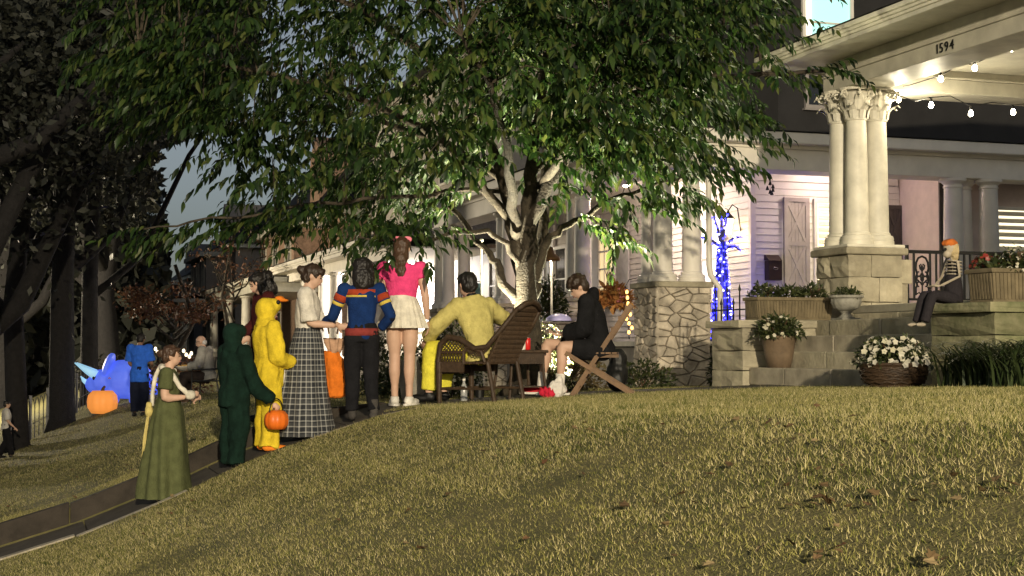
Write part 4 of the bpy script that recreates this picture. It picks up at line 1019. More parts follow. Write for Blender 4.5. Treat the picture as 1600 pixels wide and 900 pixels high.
# --- woman in pink top and white skirt
H = 1.66
t = thing('person', 'woman in a pink puff-sleeve top, white pleated skirt and pink hair bow', 'person', onpath(628, 14.1), facing(.08, 1)); J = J0(H)
J['elR'] = V((.235, -.02, 1.07)); J['wrR'] = V((.245, .05, .85)); J['elL'] = V((-.21, .05, 1.08)); J['wrL'] = V((-.16, .14, .90)); J['anL'] += V((.0, .05, 0))
for k in ('knR', 'knL', 'anR', 'anL'): J[k].x *= .8
rot = headrot(R(-10), R(-2)); body(t, J, H, rot, arm_thick=1.05); face(t, J, H, rot)
PNK = cloth('pink_cotton', (.72, .06, .20), .12)
top(t, J, H, PNK, .38, .012, 1., .0, 'pink_top', flare=1.2, amp=.006, puff=.070)
skirt(t, (0, 0), [(1.085, .135, .105, .0, 0), (1.03, .16, .13, .02, 0), (.9, .205, .175, .05, 0), (.76, .25, .21, .07, 0)], cloth('white_skirt_cloth', (.64, .60, .50), .08), 22, pleat=True)
shoes(t, J, H, cloth('white_sneaker', (.72, .69, .62), .1), cloth('white_sneaker', (.72, .69, .62), .1))
hair(t, J, H, rot, HAIRBR, 'long', [((0, -.05, -.07), .045, .03, .06), ((.01, -.06, -.13), .034, .025, .05)], .008)
c = J['head'] + V((0, -.01, .085))
voxel(MB().ell(c + V((-.05, 0, .01)), .05, .02, .035).ell(c + V((.05, 0, .01)), .05, .02, .035).ell(c, .02, .022, .02), 'hair_bow', .008, cloth('pale_pink_satin', (.75, .22, .28)), t)

# --- man in a yellow suit on the wicker chair
H = 1.78
cy_ = at(750, 545, 14.6); cy_.z = G(cy_.x, cy_.y)
chair_rz = facing(-.86, .5)
t = thing('person', 'man in a yellow suit seated with his back turned in the wicker armchair', 'person', cy_, chair_rz); J = J0(H)
J.update(pelvis=V((0, -.02, .50)), waist=V((.0, .0, .64)), chest=V((.0, .05, .83)), neck=V((0.0, .10, 1.05)), head=V((0.0, .155, 1.165)),
         shR=V((.150, .0, .955)), shL=V((-.125, .17, .955)), elR=V((.36, -.06, .84)), wrR=V((.46, .14, .86)), elL=V((-.21, .38, .76)), wrL=V((-.1, .56, .62)),
         hipR=V((.09, .02, .48)), hipL=V((-.09, .02, .48)), knR=V((.14, .48, .50)), knL=V((-.15, .48, .52)), anR=V((.13, .52, .075)), anL=V((-.16, .50, .075)))
rot = headrot(R(-25), R(-10)); body(t, J, H, rot, feetdir=(-.3, 1)); face(t, J, H, rot)
YSU = cloth('yellow_suit_cloth', (.54, .47, .16), .12); YTR = cloth('yellow_trouser_cloth', (.66, .60, .06), .1)
top(t, J, H, YSU, 1.88, .022, 1.25, -.06, 'jacket', flare=1.3, amp=.014, shw=1.1)
trousers(t, J, H, YTR, .018, 1.2, .008, .9); shoes(t, J, H, IRON, feetdir=(-.3, 1))
voxel(MB().tube([J['neck'] - V((0, .0, .015)), J['neck'] + V((0, .008, .03))], [.066, .058], 16), 'shirt_collar', .009, IRON, t)
hair(t, J, H, rot, HAIRB, 'short', [((0, .02, .045), .044, .035, .022)])

# --- youth in a black hoodie on the folding chair
H = 1.70
by = at(938, 545, 15.0); by.z = G(by.x, by.y)
boy_rz = facing(-1, .12)
t = thing('person', 'youth in a black hoodie and shorts seated looking down at a phone', 'person', by, boy_rz); J = J0(H)
J.update(pelvis=V((0, 0, .47)), waist=V((0, .03, .60)), chest=V((0, .08, .79)), neck=V((0, .14, .995)), head=V((0, .225, 1.095)),
         shR=V((.18, .12, .945)), shL=V((-.18, .12, .945)), elR=V((.23, .17, .68)), wrR=V((.09, .38, .63)), elL=V((-.24, .14, .67)), wrL=V((-.08, .37, .61)),
         hipR=V((.09, .03, .45)), hipL=V((-.09, .03, .45)), knR=V((.12, .56, .53)), knL=V((-.15, .30, .52)), anR=V((.12, .62, .08)), anL=V((-.15, .36, .08)))
# the near leg comes down close to the chair: the thigh runs forward and a little down
J['knL'] = V((-.17, .38, .50)); J['anL'] = V((-.16, .40, .08))
rot = headrot(R(12), R(-36)); body(t, J, H, rot, handdir=((.2, 1, .1), (-.2, 1, .1)), palmn=((0, .2, 1), (0, .2, 1)), hands=(.8, .8)); face(t, J, H, rot)
HOO = cloth('black_hoodie_cloth', (.010, .010, .011), .3)
top(t, J, H, HOO, 1.85, .026, 1.2, -.05, 'hoodie', flare=1.45, amp=.01)
voxel(MB().ell(J['neck'] + V((0, -.05, .0)), .11, .085, .07).ell(J['neck'] + V((0, -.07, .05)), .085, .06, .06), 'hood', .011, HOO, t, .008)
J2 = dict(J); mb = MB()
for s_ in 'LR': mb.tube([J['hip' + s_], J['hip' + s_].lerp(J['kn' + s_], .5), J['hip' + s_].lerp(J['kn' + s_], .72)], [.115, .105, .10], 14)
mb.ell(J['pelvis'], .18, .14, .13); voxel(mb, 'shorts', .012, HOO, t, .006)
SOCK = cloth('white_sock', (.74, .70, .62), .08)
for s_ in 'LR':
    a = J['an' + s_]; k = J['kn' + s_]; voxel(MB().tube([a.lerp(k, .34), a.lerp(k, .15), a - V((0, 0, .03))], [.050, .046, .044], 14), 'sock', .009, SOCK, t, .003)
shoes(t, J, H, cloth('red_sneaker', (.55, .02, .03), .15), cloth('white_sneaker', (.72, .69, .62), .1), ank=-.005)
hair(t, J, H, rot, HAIRD, 'mop', amp=.008)
ph = V(by) + Matrix.Rotation(boy_rz, 3, 'Z') @ V((0, .47, .66))
t = thing('phone', 'dark phone held in the seated youth\'s hands', 'phone', ph, boy_rz)
mb = MB(); mb.box(-.036, .036, -.004, .004, -.07, .07); o = mb.build('case', IRON, t, bevel=.003); o.rotation_euler = (R(-50), 0, 0)
mb = MB(); mb.box(-.032, .032, -.0052, -.0042, -.065, .065); o = mb.build('screen', glow('phone_screen', (.7, .75, .8), .25), t); o.rotation_euler = (R(-50), 0, 0)

# --- man in blue T-shirt on the next lawn
H = 1.70
t = thing('person', 'person in a blue T-shirt and dark trousers standing on the next lawn', 'person', onlawn(217, 651), facing(.15, 1)); J = J0(H)
J['elR'] = V((.22, .08, 1.08)); J['wrR'] = V((.16, .27, 1.0)); J['elL'] = V((-.23, .04, 1.07)); J['wrL'] = V((-.17, .22, .97))
J['head'] += V((0, .05, -.03)); rot = headrot(0, R(-25)); body(t, J, H, rot, vox=.016, skin=SKIN2); face(t, J, H, rot)
top(t, J, H, cloth('blue_tshirt', (.03, .13, .62), .15), .85, .026, 1.15, -.12, 'tshirt', flare=1.6, vox=.016); trousers(t, J, H, cloth('navy_trousers', (.012, .015, .03)), .02, 1.3, vox=.016); shoes(t, J, H, IRON)
hair(t, J, H, rot, HAIRB, 'short', vox=.014)
# --- older man seated
H = 1.74
op = onlawn(326, 630); t = thing('person', 'bald man with glasses and grey sweatshirt seated with a bowl of treats', 'person', op, facing(-1, .1)); J = J0(H)
orz = t.rotation_euler.z
J.update(pelvis=V((0, 0, .50)), waist=V((0, .02, .62)), chest=V((0, .06, .82)), neck=V((0, .10, 1.03)), head=V((0, .16, 1.14)), shR=V((.18, .07, .98)), shL=V((-.18, .07, .98)),
         elR=V((.23, .13, .72)), wrR=V((.13, .36, .68)), elL=V((-.24, .12, .71)), wrL=V((-.12, .36, .67)), hipR=V((.09, .02, .48)), hipL=V((-.09, .02, .48)), knR=V((.11, .46, .50)), knL=V((-.12, .46, .50)), anR=V((.11, .50, .075)), anL=V((-.12, .48, .075)))
rot = headrot(0, R(-12)); body(t, J, H, rot, vox=.014); face(t, J, H, rot, True)
top(t, J, H, cloth('grey_sweatshirt', (.30, .29, .26), .12), 1.85, .026, 1.2, -.04, 'sweatshirt', flare=1.35, vox=.014); trousers(t, J, H, cloth('brown_trousers', (.04, .03, .025)), .02, vox=.014); shoes(t, J, H, cloth('white_sneaker', (.72, .69, .62)))
voxel(MB().ell(J['head'] + V((0, -.07, -.01)), .078, .045, .055), 'hair', .012, cloth('white_hair', (.6, .58, .55)), t, .006, 25)
bo = V(op) + Matrix.Rotation(orz, 3, 'Z') @ V((0, .46, .60))
t = thing('treat_bowl', 'wide pale bowl of treats on the seated older man\'s lap', 'bowl', bo)
MB().lathe((0, 0, 0), [(.08, 0), (.17, .07), (.18, .085), (.165, .085), (.08, .03)], 20).build('bowl', cloth('pale_bowl', (.6, .56, .5)), t, smooth=True)
mb = MB()
for i in range(26):
    a = random.uniform(0, 6.3); q = random.uniform(0, .13); mb.ell((q * math.cos(a), q * math.sin(a), .07 + random.uniform(0, .04)), .025, .018, .012, 6, 4)
mb.build('treats', cloth('mixed_wrappers', (.6, .4, .15), .6), t, kind='stuff')
# --- child at the left edge
H = 1.22
t = thing('person', 'child in a white top and dark trousers walking up the next lawn', 'person', onlawn(9, 716), facing(.9, .3)); J = J0(H)
J['knR'] += V((0, .06, 0)); J['anR'] += V((0, .12, .0)); J['anL'] += V((0, -.14, .0)); J['elR'] += V((0, .05, 0)); J['wrR'] += V((0, .1, .05))
rot = headrot(0, 0); body(t, J, H, rot, vox=.014); face(t, J, H, rot)
top(t, J, H, cloth('white_top', (.6, .58, .54)), .9, .02, 1.1, name='top', flare=1.4, vox=.014); trousers(t, J, H, cloth('black_denim', (.012, .012, .014)), .02, 1.2, vox=.014); shoes(t, J, H, IRON); hair(t, J, H, rot, HAIRB, 'short', vox=.013)

# --- skeleton figure on the steps
BONE = M('bone_plastic', (.36, .31, .23), .6, .2, 12)
sp_ = V((8.35, 11.75, risers[2])); sk = atX(1478, 470, 8.75)
t = thing('skeleton_figure', 'seated skeleton doll in dark overalls with an orange wig beside the ribbed planter', 'decoration', (8.08, 11.38, E + .402), facing(-.9, -.25))
h = .9; c = V((0, .02, .50))
voxel(MB().ell(c + V((0, 0, .015)), .055, .065, .062).ell(c + V((0, .03, -.045)), .038, .04, .035), 'skull', .007, BONE, t)
for s_ in (-1, 1): MB().ell(c + V((s_ * .022, .062, .0)), .015, .012, .015).build('eye_socket', IRON, t, smooth=True)
MB().tube([(s_, .075, c.z - .048) for s_ in (-.022, 0, .022)], .008, 6).build('teeth', BONE, t)
voxel(MB().ell(c + V((0, .0, .055)), .062, .07, .042).ell(c + V((0, .045, .05)), .045, .03, .03), 'wig', .008, cloth('orange_wig', (.5, .14, .03), .25), t, .010, 35)
voxel(MB().ell(c + V((0, -.03, .0)), .068, .05, .075).ell(c + V((0, -.04, -.06)), .055, .035, .05), 'wig_back', .008, cloth('straw_wig', (.42, .33, .18), .25), t, .008, 35)
MB().tube([(0, -.02, .1), (0, -.03, .25), (0, .0, .40), c - V((0, .01, .05))], .014, 6).build('spine', BONE, t)
for k in range(5):
    z = .27 + .03 * k; MB().tube([(.075 * math.sin(a), -.02 + .06 * -math.cos(a), z - .008 * math.cos(a)) for a in np.linspace(.2, 6.0, 14)], .007, 5).build('rib', BONE, t)
DOV = cloth('dark_overalls', (.025, .022, .025), .25)
voxel(MB().tube([(0, 0, .02), (0, -.01, .14), (0, -.005, .27)], [.095, .085, .07], 14).tube([(-.05, .0, .25), (-.05, -.01, .40)], .022, 8).tube([(.05, .0, .25), (.05, -.01, .40)], .022, 8), 'overalls_bib', .009, DOV, t, .004)
for s_ in (-1, 1):
    voxel(limb(MB(), [V((s_ * .05, .0, .05)), V((s_ * .07, .25, .09)), V((s_ * .07, .33, -.16))], [.055, .047, .042]), 'overalls_leg', .009, DOV, t, .004)
    MB().tube([(s_ * .09, 0, .385), (s_ * .15, .02, .25), (s_ * .06, .15, .17)], .012, 6).build('arm_bone', BONE, t)
    mbh = MB()
    for q in range(5): mbh.tube([(s_ * .06, .15, .17), (s_ * (.045 + .012 * q - .03), .19, .175 - .004 * q), (s_ * (.04 + .012 * q - .03), .22, .165)], .005, 5)
    mbh.build('hand_bones', BONE, t)
    voxel(MB().ell((s_ * .07, .37, -.185), .026, .055, .02), 'foot', .008, BONE, t)
# ============================================================ VEGETATION
def proj(p):
    d = Vector(p) - Vector((0, 0, EYE)); z = d.dot(Fp)
    return 800 + FPX * d.dot(Rt) / z, 450 - FPX * d.dot(Up) / z, z
def mesh_np(name, co, faces_tri, rnd=None, quads=None):
    me = bpy.data.meshes.new(name); co = np.asarray(co, np.float32); n = len(co)
    f = np.asarray(faces_tri, np.int32); k = f.shape[1]
    me.vertices.add(n); me.vertices.foreach_set('co', co.ravel())
    me.loops.add(f.size); me.loops.foreach_set('vertex_index', f.ravel())
    me.polygons.add(len(f)); me.polygons.foreach_set('loop_start', np.arange(0, f.size, k, dtype=np.int32)); me.polygons.foreach_set('loop_total', np.full(len(f), k, np.int32))
    if rnd is not None:
        a = me.attributes.new('rnd', 'FLOAT', 'POINT'); a.data.foreach_set('value', np.asarray(rnd, np.float32))
    me.update(calc_edges=True); me.validate(); return me
def leaf_shape(l, w_, fold=.25, droop=.2):
    v = np.array([(0, 0, 0), (-w_ * .42, .28 * l, fold * w_ * .42), (-w_ * .5, .5 * l, fold * w_ * .5), (0, .5 * l, -droop * .1 * l), (w_ * .42, .28 * l, fold * w_ * .42), (w_ * .5, .5 * l, fold * w_ * .5), (0, l, -droop * l), (-w_ * .25, .8 * l, -droop * .5 * l), (w_ * .25, .8 * l, -droop * .5 * l)], float)
    f = [(0, 3, 2, 1), (0, 4, 5, 3), (3, 6, 7, 2), (3, 5, 8, 6)]
    return v, np.array(f)
def basis(d, up):
    d = d / (np.linalg.norm(d, axis=1, keepdims=True) + 1e-9); x = np.cross(d, up); x /= (np.linalg.norm(x, axis=1, keepdims=True) + 1e-9); z = np.cross(x, d); return np.stack([x, d, z], 2)   # columns
def scatter(name, pos, mat3, shp, scale, rnd, material, parent=None, kind=None):
    v, f = shp; n = len(pos); co = np.einsum('nij,vj->nvi', mat3, v) * scale[:, None, None] + pos[:, None, :]
    fa = (f[None] + (np.arange(n) * len(v))[:, None, None]).reshape(-1, f.shape[1])
    me = mesh_np(name, co.reshape(-1, 3), fa, np.repeat(rnd, len(v)))
    o = new_obj(name, me, material, parent)
    if kind: o['kind'] = kind
    return o
LEAF = leaf_mat('tree_leaf', [(.006, .016, .004), (.013, .033, .007), (.026, .056, .011), (.044, .080, .016), (.09, .108, .026)], .5, .42)
BARK = M('grey_bark', (.055, .044, .03), .9, .5, 14, .9, 45)
BARKD = M('dark_bark', (.013, .012, .012), .95, .4, 10, .8, 30)

# ---- grass: blades over the two lawns
def grass():
    def region(n, x0, x1, y0, y1): return np.stack([NR.uniform(x0, x1, n), NR.uniform(y0, y1, n)], 1)
    def cut(p, far):
        d = p[:, 0] * Fh.x + p[:, 1] * Fh.y; lat = p[:, 0] * Rt.x + p[:, 1] * Rt.y
        k = (np.abs(lat) < .40 * d + .5) | ((np.abs(lat) < .42 * d + 2.6) & (NR.random(len(p)) < .5)); k &= d > 2.2
        k &= ~((p[:, 1] > PATH0 - .06) & (p[:, 1] < PATH1 + .06) & (p[:, 0] < 3.5 + .12 * np.sin(p[:, 1] * 9)))
        k &= ~((p[:, 0] > 7.8) & (p[:, 1] < 16.2)) & ~((p[:, 0] > 9.0) & (p[:, 1] > 16))
        return p[k]
    near = cut(region(1080000, -1.1, 8.0, 1.2, 16.2), 0); far = cut(region(170000, -1.1, 9.0, 14.9, 26), 1); far2 = cut(region(150000, -1.3, 9, 25.5, 46), 1)
    P = np.concatenate([near, far, far2]); n = len(P)
    sc = np.concatenate([np.full(len(near), 1.), np.full(len(far), 1.35), np.full(len(far2), 1.9)])
    y2 = np.clip(P[:, 1], -6, 30); smv = lambda e0, e1, t_: (lambda q: q * q * (3 - 2 * q))(np.clip((t_ - e0) / (e1 - e0), 0, 1))
    g = EYE + np.interp(P[:, 0], PX, PZ) - .03 * (y2 - 14) + np.where(P[:, 1] >= PATH1 - .02, .14 * (1 - smv(2.5, 3.6, P[:, 0])) * smv(-1.4, -.6, P[:, 0]) * (1 - smv(PATH1, PATH1 + 9, P[:, 1])), 0) - .010
    gx = np.arange(-2, 10, .12); gy = np.arange(1, 47, .12)
    tab = np.array([[mnoise.noise((a * .7, b * .7, 5)) + .6 * mnoise.noise((a * 2.3, b * 2.3, 1)) + .35 * mnoise.noise((a * 5, b * 5, 2)) for b in gy] for a in gx])
    fx = np.clip((P[:, 0] + 2) / .12, 0, len(gx) - 2); fy = np.clip((P[:, 1] - 1) / .12, 0, len(gy) - 2); ix = fx.astype(int); iy = fy.astype(int); fx -= ix; fy -= iy
    pt = tab[ix, iy] * (1 - fx) * (1 - fy) + tab[ix + 1, iy] * fx * (1 - fy) + tab[ix, iy + 1] * (1 - fx) * fy + tab[ix + 1, iy + 1] * fx * fy
    h = NR.uniform(.014, .034, n) * np.where(NR.random(n) < .03, 1.7, 1) * sc ** .5 * (1 + .4 * pt); w_ = NR.uniform(.0016, .0030, n) * sc
    a = NR.uniform(0, 2 * math.pi, n); lean = NR.uniform(.1, 1.3, n); la = NR.uniform(0, 2 * math.pi, n)
    dx, dy = np.cos(a) * w_, np.sin(a) * w_; lx, ly = np.cos(la) * lean * h, np.sin(la) * lean * h
    co = np.zeros((n, 3, 3))
    for i, (s_, t_) in enumerate(((-1, 0), (1, 0), (0, 1))):
        co[:, i, 0] = P[:, 0] + s_ * dx + lx * t_; co[:, i, 1] = P[:, 1] + s_ * dy + ly * t_; co[:, i, 2] = g + h * t_ * (1.1 - .25 * lean * t_)
    tri = np.arange(n * 3).reshape(-1, 3)
    rnd = np.clip(.34 + .30 * pt + .07 * (P[:, 0] - 3) / 5 + NR.normal(0, .22, n), 0.01, .99)
    me = mesh_np('grass', co.reshape(-1, 3), tri, np.repeat(rnd, 3))
    m = leaf_mat('grass_blade', [(.040, .058, .012), (.105, .125, .026), (.205, .205, .055), (.35, .31, .12), (.60, .52, .29)], .6, .25)
    m.node_tree.nodes['Principled BSDF'].inputs['Specular IOR Level'].default_value = .08; m.node_tree.nodes['Principled BSDF'].inputs['Roughness'].default_value = .9
    for nd in m.node_tree.nodes:
        if nd.type == 'OBJECT_INFO':
            for l in list(nd.outputs['Random'].links): m.node_tree.links.remove(l)
    o = new_obj('grass', me, m); tag(o, 'short olive and straw coloured grass covering the sloping lawns', 'grass', kind='stuff'); return o
grass()

# ---- fallen leaves
def fallen():
    pts = [(0, 0)]; lob = 5; out = []
    for i in range(lob * 2 + 1):
        a = math.pi * (i / (lob * 2)) * 1.7 - .35; r_ = .045 if i % 2 == 0 else .02; out.append((r_ * math.cos(a), .02 + r_ * math.sin(a)))
    vs = [(x_, y_, .006 + .35 * (x_ * x_ + y_ * y_) * 4 * (1 if i % 3 else 3)) for i, (x_, y_) in enumerate(out)]
    mb = MB(); n = len(vs); mb.add([(0, -.03, 0)] + vs + [(p[0], p[1], p[2] - .0015) for p in vs], [(0, i + 1, i + 2) for i in range(n - 1)] + [(0, n + i + 2, n + i + 1) for i in range(n - 1)])
    me = mb.mesh('fallen_leaf'); m = leaf_mat('dry_leaf', [(.07, .042, .018), (.13, .085, .035), (.24, .18, .09), (.10, .045, .018)], .7, .15)
    me.materials.append(m); rg = random.Random(3)
    spots = [(1040, 733), (1083, 795), (1140, 735), (1285, 770), (1300, 750), (1270, 800), (1465, 855), (1490, 755), (820, 852), (655, 865), (775, 720), (1035, 600 + 70), (1250, 690), (1275, 640), (1180, 665), (530, 820), (1380, 700), (300, 710), (270, 735), (90, 720), (60, 760), (110, 800), (40, 830), (180, 690), (225, 840), (560, 880), (700, 780), (905, 700), (990, 860), (1440, 640), (1330, 660), (320, 690), (250, 680), (140, 735), (20, 790), (75, 700), (330, 660)]
    spots += [(rg.uniform(620, 1590), rg.uniform(660, 895)) for _ in range(70)] + [(rg.uniform(10, 330), rg.uniform(690, 830)) for _ in range(50)] + [(1280 + rg.gauss(0, 45), 790 + rg.gauss(0, 22)) for _ in range(6)]
    for (u, v) in spots:
        p = gnd(u, v)
        if PATH0 - .1 < p.y < PATH1 + .1: continue
        o = bpy.data.objects.new('fallen_leaf', me); COL.objects.link(o); o.location = p + Vector((0, 0, .024)); s_ = rg.uniform(.28, .6)
        o.scale = (s_, s_ * rg.uniform(.7, 1.2), s_); o.rotation_euler = (rg.uniform(-.6, .6), rg.uniform(-.6, .6), rg.uniform(0, 6.28))
        tag(o, 'dry curled brown leaf lying loose on the lawn', 'leaf', 'fallen leaves on the lawns')
fallen()

# ---- the big yard tree
def yard_tree():
    rg = random.Random(21); base = at(828, 560, 16.2); base.z = G(base.x, base.y)
    t = thing('yard_tree', 'broad leafy multi-stemmed yard tree lit from below, behind the seated people', 'tree', base); O = base
    def q(u, v, d): return at(u, v, d)
    mb = MB(O); b0 = base - Vector((0, 0, .1))
    mb.tube([b0, q(829, 590, 16.2), q(828, 540, 16.2), q(822, 480, 16.2), q(820, 430, 16.2), q(822, 405, 16.2)], [.28, .19, .15, .135, .10, .03], 14)
    for k in range(5):
        a = k * 1.256 + .3; mb.tube([base + Vector((.36 * math.cos(a), .36 * math.sin(a), -.02)), base + Vector((.2 * math.cos(a), .2 * math.sin(a), .1)), q(827, 540, 16.2)], [.03, .07, .10], 8)
    tr = mb.build('trunk', BARK, t, smooth=True)
    tips = []
    stems = [  # pixel paths with depth: the limbs one can pick out
        ([(822, 490, 16.2), (815, 430, 16.15), (800, 350, 16.0), (783, 280, 15.9), (760, 190, 15.8), (735, 90, 15.6), (720, -40, 15.5)], .10),
        ([(824, 490, 16.15), (824, 415, 16.0), (826, 340, 15.9), (828, 270, 15.8), (840, 180, 15.6), (850, 80, 15.5), (848, -60, 15.5)], .12),
        ([(828, 490, 16.25), (836, 430, 16.35), (846, 370, 16.5), (850, 300, 16.6), (852, 220, 16.8), (880, 120, 17.0), (905, 10, 17.2)], .085),
        ([(815, 440, 16.1), (800, 390, 15.8), (772, 365, 15.6), (742, 361, 15.4), (700, 370, 15.2), (640, 374, 15.0), (560, 372, 14.8)], .032),
        ([(808, 470, 16.2), (785, 440, 16.0), (775, 412, 16.0), (755, 390, 16.1), (720, 340, 16.3), (660, 280, 16.5), (560, 210, 16.6)], .055),
        ([(838, 440, 16.2), (850, 390, 16.3), (870, 365, 16.4), (900, 345, 16.5), (940, 320, 16.4), (990, 300, 16.2), (1060, 280, 16.0)], .05),
        ([(826, 350, 15.9), (870, 260, 15.6), (920, 190, 15.4), (1000, 140, 15.2), (1090, 125, 15.0), (1190, 115, 14.9), (1300, 112, 14.8)], .07),
        ([(800, 350, 16.0), (740, 270, 15.6), (660, 200, 15.3), (560, 150, 15.0), (440, 120, 14.8), (320, 95, 14.6), (215, 80, 14.5)], .045),
        ([(790, 300, 16.0), (700, 300, 15.4), (600, 310, 15.0), (500, 320, 14.8), (400, 335, 14.6), (300, 345, 14.5), (225, 362, 14.4)], .018),
        ([(783, 280, 15.9), (690, 220, 16.5), (590, 190, 17.2), (470, 190, 17.6), (340, 195, 17.8), (200, 182, 17.8)], .035),
        ([(828, 270, 15.8), (930, 180, 16.8), (1010, 100, 17.4), (1090, 40, 17.8), (1150, -20, 18)], .06),
        ([(760, 190, 15.8), (660, 80, 15.3), (560, 10, 15), (450, -30, 14.8)], .05),
        ([(805, 370, 16.0), (800, 300, 15.2), (790, 220, 14.4), (760, 130, 13.8), (720, 60, 13.4)], .06),
        ([(840, 300, 15.9), (880, 240, 15.0), (930, 180, 14.4), (960, 90, 13.9)], .05)]
    for path_, r0 in stems:
        pts = [q(*p) for p in path_]; n = len(pts); rad = [r0 * (1 - .85 * i / (n - 1)) + .006 for i in range(n)]
        fine = [pts[0]]; fr = [rad[0]]
        for i in range(n - 1):
            for k in range(1, 4):
                s_ = k / 3; fine.append(pts[i].lerp(pts[i + 1], s_) + Vector((rg.uniform(-1, 1), rg.uniform(-1, 1), rg.uniform(-1, 1))) * .03); fr.append(rad[i] + (rad[i + 1] - rad[i]) * s_)
        MB(O).tube(fine, fr, 8).build('limb', BARK, t, smooth=True)
        for i in range(len(fine)):
            if i > len(fine) * .3: tips.append((fine[i], 1.0))
    vbx = [150, 200, 240, 300, 360, 400, 460, 520, 560, 620, 690, 740, 780, 860, 880, 960, 1010, 1060, 1110, 1180, 1260, 1330]
    vby = [60, 140, 190, 205, 235, 305, 340, 372, 372, 355, 330, 235, 205, 215, 315, 350, 310, 260, 255, 170, -200, -300]
    ends = []; tries = 0
    while len(ends) < 500 and tries < 30000:
        tries += 1; a = rg.uniform(0, 6.28); z = rg.uniform(-1, 1); rr = rg.random() ** .3; s_ = math.sqrt(1 - z * z)
        p = q(735, 60, 16) + Rt * (4.1 * rr * s_ * math.cos(a)) + Fh * (3.0 * rr * s_ * math.sin(a)) + Vector((0, 0, 2.9 * rr * z))
        if tries % 9 == 0: p = q(rg.uniform(690, 1060), rg.uniform(-20, 240), rg.uniform(13.2, 15.0))
        u, v, d = proj(p)
        if v > np.interp(u, vbx, vby) - 26 or u < 150 or u > 1165 + max(0, 30 - v * .2) - max(0, v - 120) * .5: continue
        if 235 < u < 352 and v > 205: continue
        if 470 < u < 600 and 60 < v < 100 and rg.random() < .6: continue
        ends.append(p)
    for (tp_, _) in tips[::2]:
        u, v, d = proj(tp_)
        if u < 700 and v < np.interp(u, vbx, vby) + 20: ends.append(tp_ + Vector((rg.gauss(0, .1), rg.gauss(0, .1), -.05)))
    mbt = MB(O)
    for p in ends:
        c = min(tips, key=lambda tt: (tt[0] - p).length)[0]; m_ = c.lerp(p, .55) + Vector((0, 0, .12))
        mbt.tube([c, m_, p], [.010, .007, .004], 5, False)
    tb = mbt.build('twigs', BARK, t); tb['kind'] = 'stuff'
    # sprays of leaves
    pos = []; dirs = []; ups = []; sc = []
    cen = q(760, 200, 16)
    def spray(p, dr, n=None, L=None):
        n = n or rg.randint(10, 15); L = L or rg.uniform(.3, .5); dr = dr.normalized(); side = dr.cross(Vector((0, 0, 1)))
        side = side.normalized() if side.length > .1 else Vector((1, 0, 0))
        for i in range(n):
            s_ = (i + 1) / n; b = p + dr * L * s_ - Vector((0, 0, 1)) * .16 * s_ * s_ * L * 2
            sg = 1 if i % 2 else -1
            ld = dr * .55 + side * sg * .75 * (1 - .6 * s_) - Vector((0, 0, .55 + rg.uniform(-.25, .4)))
            pos.append(b); dirs.append(ld + Vector((rg.gauss(0, .15), rg.gauss(0, .15), rg.gauss(0, .15)))); ups.append(Vector((rg.gauss(0, .35), rg.gauss(0, .35), 1))); sc.append(rg.uniform(.6, 1.35))
    for p in ends:
        for k in range(rg.randint(6, 9)):
            o_ = Vector((rg.gauss(0, .30), rg.gauss(0, .30), rg.gauss(0, .22))); out = (p - cen); out.z *= .3
            spray(p + o_, out.normalized() * .8 + Vector((rg.gauss(0, .6), rg.gauss(0, .6), rg.gauss(-.1, .3))))
    for (u0, v0, u1, v1, d0, d1, n) in ((520, 330, 228, 362, 14.9, 14.4, 22), (470, 345, 240, 352, 14.7, 14.5, 10), (380, 185, 185, 180, 17.4, 17.8, 14), (330, 100, 210, 78, 14.7, 14.5, 14), (330, 60, 225, 22, 15.5, 15.4, 12), (1060, 225, 1130, 262, 15.7, 15.5, 12), (1040, 330, 1060, 290, 15.9, 15.7, 7), (1180, 112, 1306, 104, 15, 14.8, 9), (560, 352, 700, 352, 14.8, 15.2, 10), (980, 305, 1080, 300, 16, 15.8, 8), (1050, 165, 1130, 180, 15.5, 15.3, 8), (900, 340, 960, 372, 16.3, 16.2, 14), (250, 210, 300, 300, 16, 16, 0), (300, 195, 420, 240, 16, 15.5, 14)):
        for i in range(n):
            s_ = (i + .5) / n; p = q(u0 + (u1 - u0) * s_, v0 + (v1 - v0) * s_, d0 + (d1 - d0) * s_)
            spray(p + Vector((rg.gauss(0, .05), rg.gauss(0, .05), rg.gauss(0, .05))), Rt * (1 if u1 > u0 else -1) + Vector((rg.gauss(0, .35), rg.gauss(0, .35), rg.gauss(-.1, .15))))
    P = np.array(pos); D = np.array(dirs); U = np.array(ups); S = np.array(sc); n = len(P)
    M3 = basis(D, U); shp = leaf_shape(.125, .042)
    # three hundred leaves that show largest are separate parts
    cand = []
    for i in range(n):
        u, v, d = proj(P[i])
        if 150 < u < 1350 and 0 < v < 420: cand.append((d - .012 * v / 10, i))
    cand.sort(); pick = [i for _, i in cand[:300]]; mask = np.ones(n, bool); mask[pick] = False
    lm = mesh_np('leaf', shp[0], shp[1], np.zeros(len(shp[0]))); lm.materials.append(LEAF)
    Pl = P - np.array(O)
    for i in pick:
        o = bpy.data.objects.new('leaf', lm); COL.objects.link(o); o.parent = t
        mt = Matrix(((*(M3[i][0] * S[i]), Pl[i][0]), (*(M3[i][1] * S[i]), Pl[i][1]), (*(M3[i][2] * S[i]), Pl[i][2]), (0, 0, 0, 1))); o.matrix_local = mt
    scatter('crown', Pl[mask], M3[mask], shp, S[mask], NR.random(mask.sum()), LEAF, t, 'stuff')
    # the uplight at its foot
    f = thing('garden_uplight', 'small black spotlight on the ground shining up the tree trunk', 'light', (0, 0, 0))
